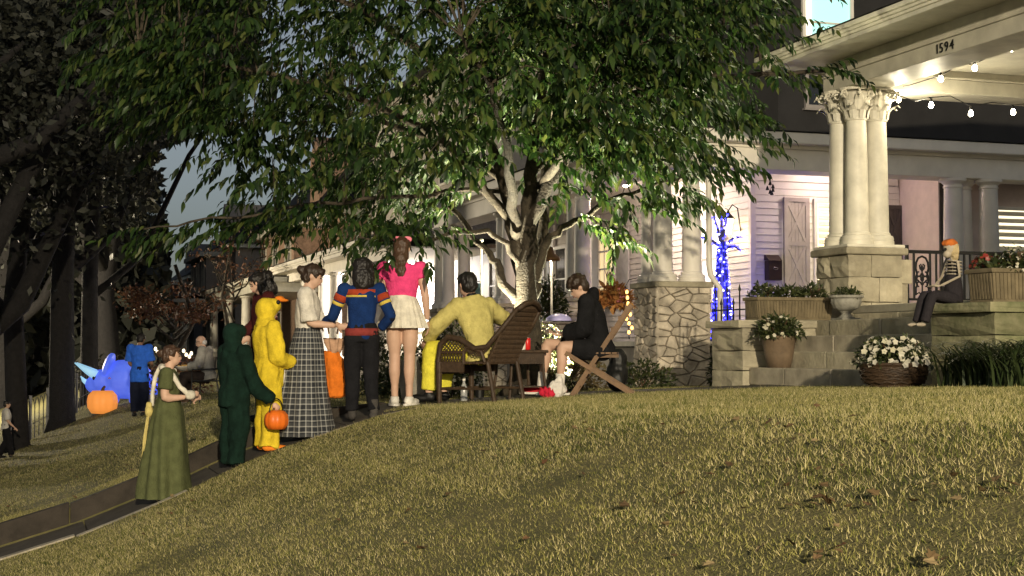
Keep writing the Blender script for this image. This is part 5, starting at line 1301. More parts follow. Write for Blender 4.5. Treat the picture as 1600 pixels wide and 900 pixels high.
    lp_ = base + (Rt * -.55 - Fh * .1); lp_.z = G(lp_.x, lp_.y); f.location = lp_
    MB().lathe((0, 0, .02), [(.05, 0), (.055, .1), (.06, .12), (.05, .115)], 12).build('housing', IRON, f)
    MB().lathe((0, 0, .125), [(.045, 0), (.045, .004)], 12).build('lens', glow('uplight_lens', (1, .93, .7), 20), f)
    MB().tube([(0, 0, -.05), (0, 0, .03)], .012, 6).build('stake', IRON, f)
    l = point('uplight_beam', lp_ + Vector((0, 0, .16)), 2000, (1, .92, .66), f, .04, 'SPOT', spot_size=R(90), spot_blend=.8)
    tgt = base + Vector((0, 0, 3.0)); dirv = tgt - (lp_ + Vector((0, 0, .16))); l.rotation_euler = dirv.to_track_quat('-Z', 'Y').to_euler()
    f2 = copy_tree(f); f2['label'] = 'added second small black spotlight hidden behind the trunk to make the crown glow'  # added spotlight, hidden behind the trunk, that backlights the leaves
    p2 = base + Fh * .9 + Rt * .5; p2.z = G(p2.x, p2.y); f2.location = p2
    for c_ in f2.children:
        if c_.type == 'LIGHT':
            c_.data = c_.data.copy(); c_.data.energy = 3600; c_.data.spot_size = R(110); c_.data.color = (1, .95, .62); dv = q(800, 60, 16) - (p2 + Vector((0, 0, .16))); c_.rotation_euler = dv.to_track_quat('-Z', 'Y').to_euler()
    return t
yard_tree()

# ---- dark trees along the street and the wood behind them
DLEAF = leaf_mat('dark_oak_leaf', [(.014, .016, .012), (.022, .025, .018), (.03, .032, .024), (.04, .043, .03)], .6, .15)
RLEAF = leaf_mat('russet_leaf', [(.08, .03, .015), (.14, .06, .03), (.20, .10, .05), (.10, .06, .03)], .6, .2)
QUADLEAF = (np.array([(-.5, 0, 0), (0, -.25, .06), (.5, 0, 0), (0, .25, .06)], float), np.array([(0, 1, 2, 3)]))
def skyline(u, v, d):
    return not (u > np.interp(v, [120, 190, 240, 300, 330, 400, 470], [410, 315, 255, 238, 246, 240, 250]) + 9 * math.sin(v * .21) + 6 * math.sin(v * .07) and d > 0)
def tree(name, label, base, h, r_tr, crown, nleaf, leaf, mat, bark, group=None, limbs=7, seed=0, lean=(0, 0), clump=.16, keep=None):
    rg = random.Random(seed); nr = np.random.default_rng(seed); base = Vector(base)
    t = thing(name, label, 'tree', base, 0, group)
    fork = h * .5; top_ = Vector((lean[0], lean[1], h * .92))
    MB().tube([(0, 0, -.2), (0, 0, .2), (lean[0] * .1 + rg.uniform(-.3, .3), lean[1] * .1, h * .2), (lean[0] * .3 + rg.uniform(-.7, .7), lean[1] * .3, fork), top_], [r_tr * 1.6, r_tr * 1.15, r_tr, r_tr * .75, .05], 12).build('trunk', bark, t, smooth=True)
    cs = []
    (cx, cy, cz), (rx, ry, rz) = crown
    if r_tr > .2:
        for k in range(3):
            a = rg.uniform(2.2, 4.6) if k else rg.uniform(-.6, .6); st = Vector((0, 0, h * rg.uniform(.14, .3))); en = st + Vector((math.cos(a) * h * .22, math.sin(a) * h * .2, h * .33))
            if keep is not None and not keep(*proj(base + en)): continue
            MB().tube([st, st.lerp(en, .35) - Vector((0, 0, .05 * h)), st.lerp(en, .7), en], [r_tr * .55, r_tr * .45, r_tr * .3, r_tr * .12], 8).build('limb', bark, t, smooth=True)
    for k in range(limbs):
        if keep is not None and k == 99: continue
        a = 6.28 * k / limbs + rg.uniform(-.4, .4); s_ = rg.uniform(.3, .62); st = Vector((lean[0] * s_ * .5, lean[1] * s_ * .5, h * s_))
        en = Vector((cx + rx * .75 * math.cos(a), cy + ry * .75 * math.sin(a), cz + rz * rg.uniform(-.5, .4)))
        if keep is not None and not all(keep(proj(base + st.lerp(en, f_))[0] + 25, *proj(base + st.lerp(en, f_))[1:]) for f_ in (.5, .75, 1)): continue
        MB().tube([st, st.lerp(en, .4) + Vector((0, 0, -.02 * h)), st.lerp(en, .75) + Vector((0, 0, .03 * h)), en], [r_tr * .42, r_tr * .28, r_tr * .16, .03], 8).build('limb', bark, t, smooth=True)
        cs.append(en)
    nc = max(12, nleaf // 110)
    d = nr.normal(size=(nc, 3)); d /= np.linalg.norm(d, axis=1, keepdims=True); rr = nr.random((nc, 1)) ** .4
    cc = d * rr * np.array([rx, ry, rz]) + np.array([cx, cy, cz])
    k = nr.integers(0, nc, nleaf); P = cc[k] + nr.normal(size=(nleaf, 3)) * np.array([rx, ry, rz]) * clump
    if keep is not None:
        P = P[np.array([keep(*proj(Vector(p_) + base)) for p_ in P])]; nleaf = len(P)
    D = nr.normal(size=(nleaf, 3)); U = nr.normal(size=(nleaf, 3)); S = leaf * nr.uniform(.6, 1.4, nleaf)
    c_ = scatter('crown', P, basis(D, U), QUADLEAF, S, nr.random(nleaf), mat, t, 'stuff'); return t
oaks = [(98, 36, 17, .28, 11), (140, 41, 18, .22, 12), (30, 33, 16, .22, 13), (170, 58, 16, .45, 14), (-60, 30, 15, .5, 15), (175, 72, 18, .5, 16), (70, 66, 18, .5, 17), (10, 60, 18, .5, 18), (128, 84, 20, .5, 19), (195, 92, 17, .5, 20)]
olab = ['massive dark oak with forked trunk standing at the end of the next lawn', 'tall dark oak close behind the massive forked one']
for i, (u, d, h, r_, sd) in enumerate(oaks):
    p = at(u, 545, d); p.z = G(p.x, p.y)
    cr = ((0, 0, h * .68), (h * .42, h * .42, h * .36))
    tree('oak_tree', olab[i] if i < 2 else 'tall dark tree in the wood closing the street behind the two oaks', p, h, r_, cr, 17000 if i < 5 else 11000, .21, DLEAF, BARKD, None if i < 2 else 'trees of the dark wood', 8, sd, keep=skyline)
# overhanging oak whose canopy fills the upper left
p = at(-150, 545, 24); p.z = G(p.x, p.y)
tree('oak_tree', 'overhanging dark oak whose canopy spreads over the next lawn', p, 13, .5, ((3.0, 1.0, 8.6), (4.4, 4.5, 3.2)), 24000, .16, DLEAF, BARKD, None, 9, 33, (1, .3), keep=skyline)
# understory wood: one mass
def wood():
    n = 26000; nr = np.random.default_rng(5); P = []
    for i in range(n):
        u = nr.uniform(-160, 262); d = nr.uniform(62, 115); v = nr.uniform(430 - 200 * nr.random(), 640)
        p = at(u, v, d)
        if p.x > 7.6 and d > 52: continue
        P.append(p)
    P = np.array(P); n = len(P)
    o = scatter('undergrowth', P, basis(nr.normal(size=(n, 3)), nr.normal(size=(n, 3))), QUADLEAF, nr.uniform(.5, 1.2, n), nr.random(n), DLEAF)
    tag(o, 'dark undergrowth of the wood closing the end of the street', 'undergrowth', kind='stuff')
wood()
p = at(272, 545, 40); p.z = G(p.x, p.y)
tree('maple_tree', 'small russet-leaved maple in front of the brick house', p, 3.6, .09, ((0, 0, 2.3), (1.5, 1.4, .8)), 1500, .12, RLEAF, BARK, None, 7, 40)
p = at(365, 545, 48); p.z = G(p.x, p.y)
tree('maple_tree', 'thin bare-twigged russet maple beside the grey house porch', p, 5.2, .08, ((0, 0, 3.9), (1.3, 1.3, 1.1)), 420, .12, RLEAF, BARK, None, 9, 41)

# ---- shrubs and flowers
SLEAF = leaf_mat('shrub_leaf', [(.02, .03, .010), (.035, .05, .015), (.06, .075, .025), (.08, .09, .03)], .5, .2)
FLW = leaf_mat('white_petal', [(.55, .52, .42), (.7, .66, .55), (.62, .58, .40), (.75, .72, .6)], .6, .3)
PETAL = (np.array([(0, 0, .0)] + [(math.cos(a) * (.5 if k % 2 == 0 else .36), math.sin(a) * (.5 if k % 2 == 0 else .36), .12) for k, a in enumerate(np.linspace(0, 2 * math.pi, 11)[:-1])], float), np.array([(0, 1 + k, 1 + (k + 1) % 10) for k in range(10)]))
def bush(name, label, cat, base, rx, ry, h, n, leaf=.05, mat=SLEAF, flowers=0, fsize=.04, fmat=FLW, seed=0, group=None, root=None, z0=0., stems=True):
    nr = np.random.default_rng(seed + 100); t = root or thing(name, label, cat, base, 0, group)
    d = nr.normal(size=(n, 3)); d /= np.linalg.norm(d, axis=1, keepdims=True); d[:, 2] = np.abs(d[:, 2]); rr = nr.random((n, 1)) ** .35
    lump = 1 + .22 * np.array([mnoise.noise((x_ * 2.2 + seed, y_ * 2.2, z_ * 2.2)) for x_, y_, z_ in d])[:, None]
    P = d * rr * lump * np.array([rx, ry, h * .9]) + np.array([0, 0, z0 + h * .06])
    D = d + nr.normal(size=(n, 3)) * .7; U = nr.normal(size=(n, 3)) * .5 + np.array([0, 0, 1])
    scatter('foliage', P, basis(D, U), leaf_shape(leaf, leaf * .42), nr.uniform(.6, 1.4, n), nr.random(n), mat, t, 'stuff')
    if stems:
        mb = MB()
        for k in range(7):
            a = nr.uniform(0, 6.28); mb.tube([(0, 0, z0 - .03), (rx * .3 * math.cos(a), ry * .3 * math.sin(a), z0 + h * .4), (rx * .65 * math.cos(a), ry * .65 * math.sin(a), z0 + h * .75)], .008, 5)
        mb.build('stems', WOODD, t, kind='stuff')
    if flowers:
        d = nr.normal(size=(flowers, 3)); d /= np.linalg.norm(d, axis=1, keepdims=True); d[:, 2] = np.abs(d[:, 2])
        lump = 1 + .22 * np.array([mnoise.noise((x_ * 2.2 + seed, y_ * 2.2, z_ * 2.2)) for x_, y_, z_ in d])[:, None]
        P = d * lump * np.array([rx, ry, h * .9]) * nr.uniform(.9, 1.06, (flowers, 1)) + np.array([0, 0, z0 + h * .06])
        nrm = d + nr.normal(size=(flowers, 3)) * .3
        scatter('blossoms', P, basis(np.cross(nrm, nr.normal(size=(flowers, 3))), nrm), PETAL, fsize * nr.uniform(.7, 1.3, flowers), nr.random(flowers), fmat, t, 'stuff')
    return t
def lawnpt(u, v, d):
    p = at(u, v, d); p.z = G(p.x, p.y); return p
bush('flowering_shrub', 'round shrub of pale blossoms left of the man in yellow', 'shrub', lawnpt(703, 560, 17.0), .42, .42, .98, 1900, .055, SLEAF, 260, .045, seed=1)
bush('shrub', 'dark leafy shrub behind the legs of the woman in pink', 'shrub', lawnpt(660, 560, 18.0), .55, .5, .75, 1700, .07, SLEAF, 0, seed=2)
bush('shrub', 'low dark shrub between the treat bag and the woman in pink', 'shrub', lawnpt(598, 560, 19.5), .5, .5, .95, 1500, .07, SLEAF, 0, seed=3)
bush('flowering_shrub', 'small mum with pinkish white blooms behind the side table', 'shrub', lawnpt(856, 560, 16.9), .27, .27, .88, 1100, .045, SLEAF, 190, .04, leaf_mat('pinkwhite_petal', [(.5, .36, .28), (.6, .45, .36), (.5, .42, .3), (.66, .52, .42)]), seed=4)
bush('shrub', 'dry low border plants at the foot of the rubble pier', 'shrub', lawnpt(1005, 560, 19.8), .45, .35, .38, 700, .07, SLEAF, 0, seed=5)
bush('shrub', 'dry brown border plants under the folding chair', 'shrub', lawnpt(880, 560, 18.2), .65, .3, .55, 900, .08, leaf_mat('dry_stem', [(.10, .07, .03), (.16, .12, .06), (.08, .07, .03), (.2, .15, .08)]), 0, seed=6)
bush('shrub', 'pale green potted fern behind the tree on the long porch', 'shrub', at(858, 470, 24) - Vector((0, 0, .3)), .3, .3, .7, 600, .1, SLEAF, 0, seed=16)
bush('ivy', 'dark ivy climbing beside the white downspout', 'ivy', lawnpt(1134, 560, 18.6), .2, .25, .85, 1300, .06, SLEAF, 0, seed=7)
bush('shrub', 'leafless brown shrub behind the seated older man', 'shrub', lawnpt(280, 560, 34), .8, .6, .95, 1100, .09, RLEAF, 0, seed=8)
bush('shrub', 'dark hedge behind the inflatable creature', 'shrub', lawnpt(180, 560, 43), 1.8, .6, 1.0, 1800, .12, DLEAF, 0, seed=9)
# strap-leaved clump before the right cheek wall
def strap_clump(label, base, n, L, spread, seed, mat):
    rg = random.Random(seed); t = thing('ornamental_grass', label, 'plant', base); vs = []; fs = []; rn = []
    for i in range(n):
        a = rg.uniform(0, 6.28); r0 = rg.uniform(0, spread[0]); bx, by = rg.uniform(-spread[1], spread[1]), rg.uniform(-spread[0], spread[0])
        l = L * rg.uniform(.6, 1.15); w_ = .011; lx, ly = math.cos(a), math.sin(a); k0 = len(vs)
        for s_ in np.linspace(0, 1, 6):
            o_ = l * (.15 * s_ + .55 * s_ * s_); z = l * (1.05 * s_ - .62 * s_ ** 2.4); ww = w_ * (1 - s_ * .85)
            vs += [(bx + lx * o_ - ly * ww, by + ly * o_ + lx * ww, z), (bx + lx * o_ + ly * ww, by + ly * o_ - lx * ww, z)]; rn += [rg.random()] * 2
        fs += [(k0 + 2 * j, k0 + 2 * j + 1, k0 + 2 * j + 3, k0 + 2 * j + 2) for j in range(5)]
    o = new_obj('blades', mesh_np('blades', vs, fs, rn), mat, t); o['kind'] = 'stuff'; return t
GBL = leaf_mat('strap_leaf', [(.02, .035, .012), (.035, .055, .018), (.05, .07, .025), (.03, .045, .015)], .45, .2)
for (u, d, sd) in ((1535, 12.2, 1), (1580, 11.7, 2), (1620, 11.2, 3)):
    strap_clump('arching dark green grass clump against the mossy cheek wall', lawnpt(u, 560, d), 300, .68, (.22, .3), sd, GBL)['group'] = 'grass clumps by the mossy wall'
# ============================================================ FURNITURE, POTS AND DECORATIONS
WICK = M('dark_wicker', (.05, .03, .016), .55, .35, 25, .3, 80)
def wicker_chair(loc, rz):
    t = thing('wicker_armchair', 'dark brown wicker armchair with high sloping back holding the man in yellow', 'chair', loc, rz)
    W = .30; sh = .40
    for sx in (-1, 1):
        MB().tube([(sx * W, .28, 0), (sx * W, .28, sh)], .022, 8).build('leg', WICK, t); MB().tube([(sx * (W - .02), -.34, 0), (sx * (W - .02), -.26, sh)], .022, 8).build('leg', WICK, t)
        arm = [V((sx * W, .29, 0.02)), V((sx * W, .30, .40)), V((sx * W, .27, .58)), V((sx * (W + .01), .17, .645)), V((sx * (W + .01), .03, .62)), V((sx * W, -.12, .53)), V((sx * (W - .01), -.26, .55)), V((sx * (W - .03), -.42, .73)), V((sx * (W - .08), -.56, .92))]
        MB().tube(arm, [.022, .024, .028, .032, .032, .03, .028, .026, .022], 8).build('arm_rail', WICK, t, smooth=True)
        pan = MB()      # woven lattice of the side: crossing strands
        def armz(y): return float(np.interp(y, [-.34, -.26, -.12, .03, .17, .27, .30], [.60, .55, .53, .62, .64, .57, .45]))
        for i in range(15):
            y0 = .28 - i * .035
            for sl in (-1, 1):
                y1 = y0 + sl * .10
                a = V((sx * W, max(-.02 if y0 > -.02 else y0, min(.28, y0)), .50)); b = V((sx * W, max(-.3, min(.28, y1)), armz(max(-.3, min(.28, y1))) - .015))
                if y0 < -.02 and b.z < .52: continue
                if y0 < -.02: a = V((a.x, a.y, .5 if y0 > .0 else armz(y0) - .08))
                pan.tube([a, b], .006, 4)
        for i in range(9):
            y0 = .27 - i * .032
            for sl in (-1, 1): pan.tube([V((sx * W, y0, .40)), V((sx * W, max(0, min(.28, y0 + sl * .04)), .49))], .005, 4)
        pan.build('side_lattice', WICK, t, kind='stuff')
        MB().tube([(sx * W, .29, .495), (sx * W, .0, .495)], .014, 6).build('side_rail', WICK, t); MB().tube([(sx * W, .0, .38), (sx * W, .0, .50), (sx * W, -.03, .545), (sx * W, -.2, .50), (sx * W, -.24, .40)], .018, 6).build('side_rail', WICK, t)
        MB().box(sx * W - .012, sx * W + .012, .0, .29, .30, .39).build('apron', WICK, t)
    for i in range(14):      # seat strands
        y = -.25 + i * .041; MB().box(-W, W, y, y + .034, sh - .02 + .003 * (i % 2), sh + .002 + .003 * (i % 2)).build('seat_strand', WICK, t)
    MB().box(-W, W, .285, .31, .28, .40).build('apron', WICK, t)
    bk = MB()
    for i in range(17):
        x_ = -.27 + i * .0338; bk.tube([(x_, -.25, .40), (x_, -.41, .70), (x_ * .86, -.56, .92 + .05 * (1 - (x_ / .27) ** 2))], .011, 5)
    bk.build('back_strands', WICK, t, kind='stuff')
    for i in range(11):
        z = .44 + i * .045; y = np.interp(z, [.4, .70, .95], [-.25, -.41, -.57]); MB().box(-.275 * (1 - .12 * i / 11), .275 * (1 - .12 * i / 11), y - .016, y + .016, z, z + .028).build('back_weave', WICK, t)
    MB().tube([(-.22, -.56, .91), (-.12, -.585, .965), (0, -.595, .985), (.12, -.585, .965), (.22, -.56, .91)], .028, 8).build('top_rail', WICK, t, smooth=True)
    for a, b in (((-W, .28, .14), (W, .28, .14)), ((-W, .28, .14), (-W + .02, -.31, .14)), ((W, .28, .14), (W - .02, -.31, .14))): MB().tube([a, b], .012, 6).build('stretcher', WICK, t)
    return t
wc = V(cy_); wicker_chair(wc, chair_rz)
# side table
tp = at(812, 545, 15.1); tp.z = G(tp.x, tp.y)
t = thing('side_table', 'small dark wicker side table between the two seated people', 'table', tp, facing(1, .2) + .2)
MB().box(-.24, .24, -.22, .22, .47, .50).build('table_top', WICK, t, bevel=.01)
for i in range(4):
    sx, sy = ((-1, -1), (1, -1), (1, 1), (-1, 1))[i]; MB().tube([(sx * .19, sy * .17, .47), (sx * .2, sy * .18, .25), (sx * .23, sy * .21, 0)], .016, 7).build('leg', WICK, t)
for (x0, x1, y0, y1) in ((-.2, .2, -.19, -.17), (-.2, .2, .17, .19), (-.21, -.19, -.17, .17), (.19, .21, -.17, .17)): MB().box(x0, x1, y0, y1, .36, .469).build('apron', WICK, t)
MB().box(-.19, .19, -.17, .17, .12, .135).build('shelf', WICK, t)
tz = tp.z + .501
t = thing('drink_can', 'red drink can standing on the wicker side table', 'can', at(824, 545, 15.05)); t.location.z = tz
MB().lathe((0, 0, 0), [(.026, 0), (.033, .008), (.033, .11), (.027, .122)], 16).build('can', M('red_can', (.6, .02, .02), .3, .05), t, smooth=True)
MB().lathe((0, 0, .1225), [(.026, 0), (.026, .002)], 16).build('lid', M('can_metal', (.6, .6, .6), .3, metal=.9), t)
t = thing('jar_candle', 'white jar candle beside the red can on the side table', 'candle', at(816, 545, 15.0)); t.location.z = tz
MB().lathe((0, 0, 0), [(.03, 0), (.035, .01), (.035, .08), (.03, .085)], 14).build('jar', WHITE, t, smooth=True); MB().tube([(0, 0, .084), (0, 0, .105)], .003, 5).build('wick', IRON, t)
t = thing('handbag', 'black handbag standing on the side table beside the can', 'bag', at(797, 545, 15.25)); t.location.z = tz
MB().box(-.09, .09, -.05, .05, 0, .17).build('bag_body', IRON, t, bevel=.02); MB().tube([(-.06, 0, .17), (-.05, 0, .27), (.05, 0, .27), (.06, 0, .17)], .008, 6).build('strap', IRON, t)
# folding chair
BY = V((0, 0, 0))
def folding_chair(loc, rz):
    t = thing('folding_chair', 'wooden slatted folding chair with crossed legs under the youth in black', 'chair', loc, rz); Wd = M('worn_wood', (.15, .085, .04), .6, .3, 12, .2, 40)
    for sx in (-1, 1):
        MB().bar((sx * .21, .34, .43), (sx * .21, -.36, .0), .028, .045).build('leg', Wd, t)
        MB().bar((sx * .18, .28, .0), (sx * .18, -.32, .92), .028, .045).build('back_post', Wd, t)
        MB().bar((sx * .15, .22, .40), (sx * .15, -.18, .40), .025, .035).build('seat_rail', Wd, t)
    for i in range(7):
        y = .22 - i * .062; MB().box(-.20, .20, y - .026, y + .026, .42, .436).build('seat_slat', Wd, t)
    for i in range(3):
        z = .62 + i * .11; y = -.32 + (.92 - z) * (.6 / .92); MB().box(-.19, .19, y - .012, y + .006, z, z + .07).build('back_slat', Wd, t)
    MB().bar((-.18, .22, .09), (.18, .22, .09), .02).build('stretcher', Wd, t); MB().bar((-.21, -.27, .055), (.21, -.27, .055), .02).build('stretcher', Wd, t)
folding_chair(by, boy_rz)
# lawn chair of the older man
t = thing('lawn_chair', 'black metal lawn chair under the older man in grey', 'chair', op, orz)
for sx in (-1, 1):
    MB().tube([(sx * .26, .26, 0), (sx * .26, .24, .44), (sx * .26, .24, .62), (sx * .26, -.2, .64)], .014, 6).build('leg', IRON, t); MB().tube([(sx * .24, -.3, 0), (sx * .24, -.22, .44), (sx * .24, -.34, .92)], .014, 6).build('leg', IRON, t)
MB().box(-.25, .25, -.22, .25, .405, .43).build('seat', IRON, t, bevel=.008)
for i in range(5): MB().bar((-.24, -.24 - i * .022, .54 + i * .08), (.24, -.24 - i * .022, .54 + i * .08), .06, .008, (0, 1, 0)).build('back_slat', IRON, t)
# cabinet with ring-and-cross panel, purple lit dome on top
cp = at(868, 545, 18.6); cp.z = G(cp.x, cp.y)
t = thing('cabinet', 'dark wooden cabinet with a ring and cross on its panel', 'cabinet', cp, facing(0, 1)); DW = M('umber_wood', (.05, .03, .022), .5, .3, 10)
MB().box(-.27, .27, -.18, .18, .02, .86).build('case', DW, t, bevel=.01); MB().box(-.29, .29, -.20, .20, .862, .89).build('cabinet_top', DW, t, bevel=.006)
TRM = M('tan_inlay', (.30, .22, .16), .5)
MB().tube([(.08 + .13 * math.cos(a), -.19, .58 + .13 * math.sin(a)) for a in np.linspace(0, 6.283, 25)], .013, 6).build('ring', TRM, t)
MB().bar((-.16, -.188, .78), (.22, -.188, .42), .025, .012, (0, 1, 0)).build('cross_bar', TRM, t); MB().bar((-.02, -.194, .44), (.2, -.194, .70), .025, .012, (0, 1, 0)).build('cross_bar', TRM, t)
MB().box(-.25, .25, -.188, -.181, .06, .34).build('drawer', DW, t)
o = thing('dome_light', 'low lavender glowing dome on top of the dark cabinet', 'light', (cp.x, cp.y, cp.z + .89), facing(0, 1))
MB().lathe((.04, 0, .0), [(.17, 0), (.155, .05), (.10, .09), (.03, .105)], 18).build('dome', M('lavender_glass', (.45, .42, .75), .4, emit=(.45, .42, .85), estr=.02), o, smooth=True); MB().lathe((.04, 0, 0), [(.18, 0), (.18, .012)], 18).build('rim', IRON, o)
# pole lamp with bell shade
lpz = at(862, 545, 19.2); lpz.z = G(lpz.x, lpz.y); hl = at(857, 405, 19.2).z - lpz.z
t = thing('pole_lamp', 'thin pole lamp with a glowing bell-shaped copper shade', 'lamp', lpz)
MB().tube([(0, 0, 0), (0, 0, hl - .05), (-.02, 0, hl + .12)], .014, 7).build('pole', WHITE, t); MB().lathe((0, 0, 0), [(.12, 0), (.1, .02), (.02, .03)], 14).build('base', IRON, t)
MB().lathe((-.04, 0, hl - .02), [(.155, 0), (.14, .05), (.075, .10), (.06, .17), (.02, .19), (.015, .185), (.05, .165), (.065, .1), (.13, .045), (.145, .0)], 20).build('shade', M('copper_shade', (.35, .18, .09), .4, metal=.4), t, smooth=True)
MB().ell((-.04, 0, hl + .015), .10, .10, .028, 12, 8).build('bulb', glow('pole_lamp_bulb', (1, .82, .6), 14), t, smooth=True)
point('pole_lamp_light', V((-.04, 0, hl - .06)) + lpz, 30, (1, .82, .6), t, .06)
# thin garden hook and the small flag
hp = at(752, 545, 17.6); hp.z = G(hp.x, hp.y); hz = at(752, 378, 17.6).z - hp.z
t = thing('garden_pole', 'thin pale garden pole rising behind the man in yellow', 'pole', hp); MB().tube([(0, 0, -.05), (0, 0, hz)], .012, 6).build('pole', WHITE, t); MB().ell((0, 0, hz + .015), .025, .025, .03).build('finial', WHITE, t, smooth=True)
fp = at(738, 545, 17.9); fp.z = G(fp.x, fp.y); fz = at(738, 445, 17.9).z - fp.z
t = thing('garden_flag', 'small red, white and blue garden flag left of the suited man\'s head', 'flag', fp, facing(0, 1))
MB().tube([(-.13, 0, -.05), (-.13, 0, fz + .04), (.1, 0, fz + .04)], .006, 6).build('staff', IRON, t)
for k, (c_, nm) in enumerate((((.45, .03, .03), 'flag_red'), ((.6, .58, .55), 'flag_white'), ((.25, .4, .45), 'flag_blue'))): MB().box(-.11 + k * .07, -.043 + k * .07, -.004 + .012 * (k % 2), .004 + .012 * (k % 2), fz - .24, fz + .02).build('flag_stripe', cloth(nm, c_), t)
# leaning yard sign
sp2 = at(648, 545, 15.2); sp2.z = G(sp2.x, sp2.y)
t = thing('yard_sign', 'grey weathered slatted board leaning beside the woman in pink', 'board', sp2, facing(.15, 1))
for k in range(4): 
    o = MB().box(-.12 + k * .062, -.062 + k * .062, -.012, .012, 0, .5).build('plank', M('weathered_board', (.26, .24, .20), .85, .3, 8), t); o.rotation_euler = (R(-16), R(-14), 0)
for z in (.1, .36):
    o = MB().box(-.12, .128, -.024, -.0125, z, z + .04).build('batten', M('weathered_board', (.26, .24, .20), .85), t); o.rotation_euler = (R(-16), R(-14), 0)
# backpack behind the folding chair, bottle and shopping bag
wp = at(964, 545, 15.6); wp.z = G(wp.x, wp.y)
t = thing('backpack', 'black backpack standing on the ground behind the folding chair', 'bag', wp, facing(.2, 1))
voxel(MB().ell((0, 0, .2), .12, .11, .2).ell((.01, 0, .36), .10, .09, .12).ell((.0, -.09, .14), .09, .06, .11), 'sack', .012, IRON, t, .012, 12)
for s_ in (-.05, .05): MB().tube([(s_, .09, .1), (s_, .15, .25), (s_, .1, .42)], .014, 6).build('strap', IRON, t)
bp_ = at(725, 545, 14.9); bp_.z = G(bp_.x, bp_.y)
t = thing('water_bottle', 'clear water bottle standing under the wicker armchair', 'bottle', bp_); MB().lathe((0, 0, 0), [(.03, 0), (.034, .01), (.034, .15), (.014, .2), (.014, .22)], 14).build('bottle', M('clear_plastic', (.55, .56, .55), .15, .05, trans=.5), t, smooth=True); MB().lathe((0, 0, .221), [(.016, 0), (.016, .02)], 10).build('cap', WHITE, t)
gp = at(866, 545, 14.75); gp.z = G(gp.x, gp.y)
t = thing('shopping_bag', 'crumpled white and red plastic bag by the youth\'s feet', 'bag', gp)
voxel(MB().ell((.03, 0, .08), .10, .08, .09).ell((.05, .02, .15), .05, .05, .06), 'bag_side', .012, cloth('white_plastic_bag', (.68, .64, .58)), t, .03, 16); voxel(MB().ell((-.08, -.01, .045), .06, .06, .05).ell((-.05, -.03, .08), .035, .03, .04), 'bag_front', .011, cloth('red_plastic_bag', (.5, .02, .045)), t, .045, 22)
# orange lit arch by the rubble pier with straw spray
ap = at(972, 545, 20.0)
pts = [at(u, v, 20.2) for (u, v) in ((983, 530), (981, 500), (984, 480), (981, 462), (977, 448), (983, 437), (996, 434))]
bl = [at(u + random.uniform(-2, 2), v, 20.15) for (u, v) in ((981, 456), (981, 465), (983, 474), (980, 479), (983, 484), (984, 491), (979, 498), (981, 505), (986, 512), (984, 519))]
string_light('warm orange fairy lights wound up a hooked rod beside the rubble pier', pts, bl, (1, .5, .13), 4, 'fairy lights by the pier', .022, drop=.02)
bush('straw_spray', 'spray of dry orange foliage behind the youth on the long porch', 'decoration', at(955, 482, 20.6), .28, .2, .34, 420, .12, leaf_mat('straw_leaf', [(.35, .14, .04), (.45, .22, .07), (.3, .12, .04), (.5, .3, .1)], .7, .3), 0, seed=11)
tt = thing('paper_lantern', 'small pink glowing paper lantern on the porch by the fairy lights', 'lantern', at(970, 472, 20.7)); MB().lathe((0, 0, 0), [(.05, 0), (.09, .04), (.09, .16), (.06, .2)], 16).build('paper', M('pink_paper', (.6, .25, .25), .6, emit=(1, .3, .25), estr=.25), tt, smooth=True); MB().lathe((0, 0, .2), [(.055, 0), (.055, .02)], 14).build('collar', IRON, tt)
# antlered dark silhouette ornament in the warm window
ow = thing('twig_ornament', 'dark twiggy ornament silhouetted against the warm porch window', 'ornament', atX(953, 445, 11.6), 0)
for a in (-.5, -.2, .15, .45, .75): MB().tube([(0, 0, -.05), (0, .1 * math.sin(a) * 2, .14), (0, .24 * math.sin(a) * 1.6, .2 + .16 * math.cos(a))], [.04, .02, .006], 5).build('twig', M('grey_twig', (.2, .17, .15)), ow)
MB().ell((0, 0, .03), .07, .1, .1).build('body', M('grey_twig', (.2, .17, .15)), ow, smooth=True)
# blue LED figure on the porch of house B
bpz = atX(1128, 470, 11.0)
t = thing('led_figure', 'tall angel-like figure wound in blue and white lights on the white porch', 'decoration', (bpz.x, bpz.y, flB)); O = t.location
h = at(1128, 378, O.x * Fh.x + O.y * Fh.y).z - flB
wm = MB()
def fr(z): return np.interp(z, [0, h * .5, h * .8, h], [.20, .13, .08, .07])
for k in range(12):
    a = k * 6.283 / 12; wm.tube([(fr(z) * math.cos(a + z * .3), fr(z) * math.sin(a + z * .3), z) for z in np.linspace(0, h, 8)], .008, 5)
for z in np.linspace(0.02, h, 7): wm.tube([(fr(z) * math.cos(a), fr(z) * math.sin(a), z) for a in np.linspace(0, 6.283, 17)], .007, 5)
wm.build('wire_frame', M('dark_blue_wire', (.02, .02, .12), .5), t, kind='stuff')
vane = [(s_ * q, 0, z) for s_ in (-1, 1) for (q, z) in ((.05, h + .1), (.1, h + .3))]
LB = glow('blue_led', (.03, .03, 1), 11); LW = glow('white_led', (.55, .55, 1), 7); rg = random.Random(8)
led = MB().ell((0, 0, 0), .020, .020, .020, 6, 4).mesh('led')
ledw = led.copy(); led.materials.append(LB); ledw.materials.append(LW)
def add_led(p, w_=False):
    o = bpy.data.objects.new('led', ledw if w_ else led); COL.objects.link(o); o.parent = t; o.location = p
MB().lathe((0, 0, 0), [(fr(z_) * .93, z_) for z_ in np.linspace(0, h, 8)], 18).build('cone', M('blue_tinsel', (.02, .02, .3), .5, emit=(.03, .03, .9), estr=.35), t, smooth=True)
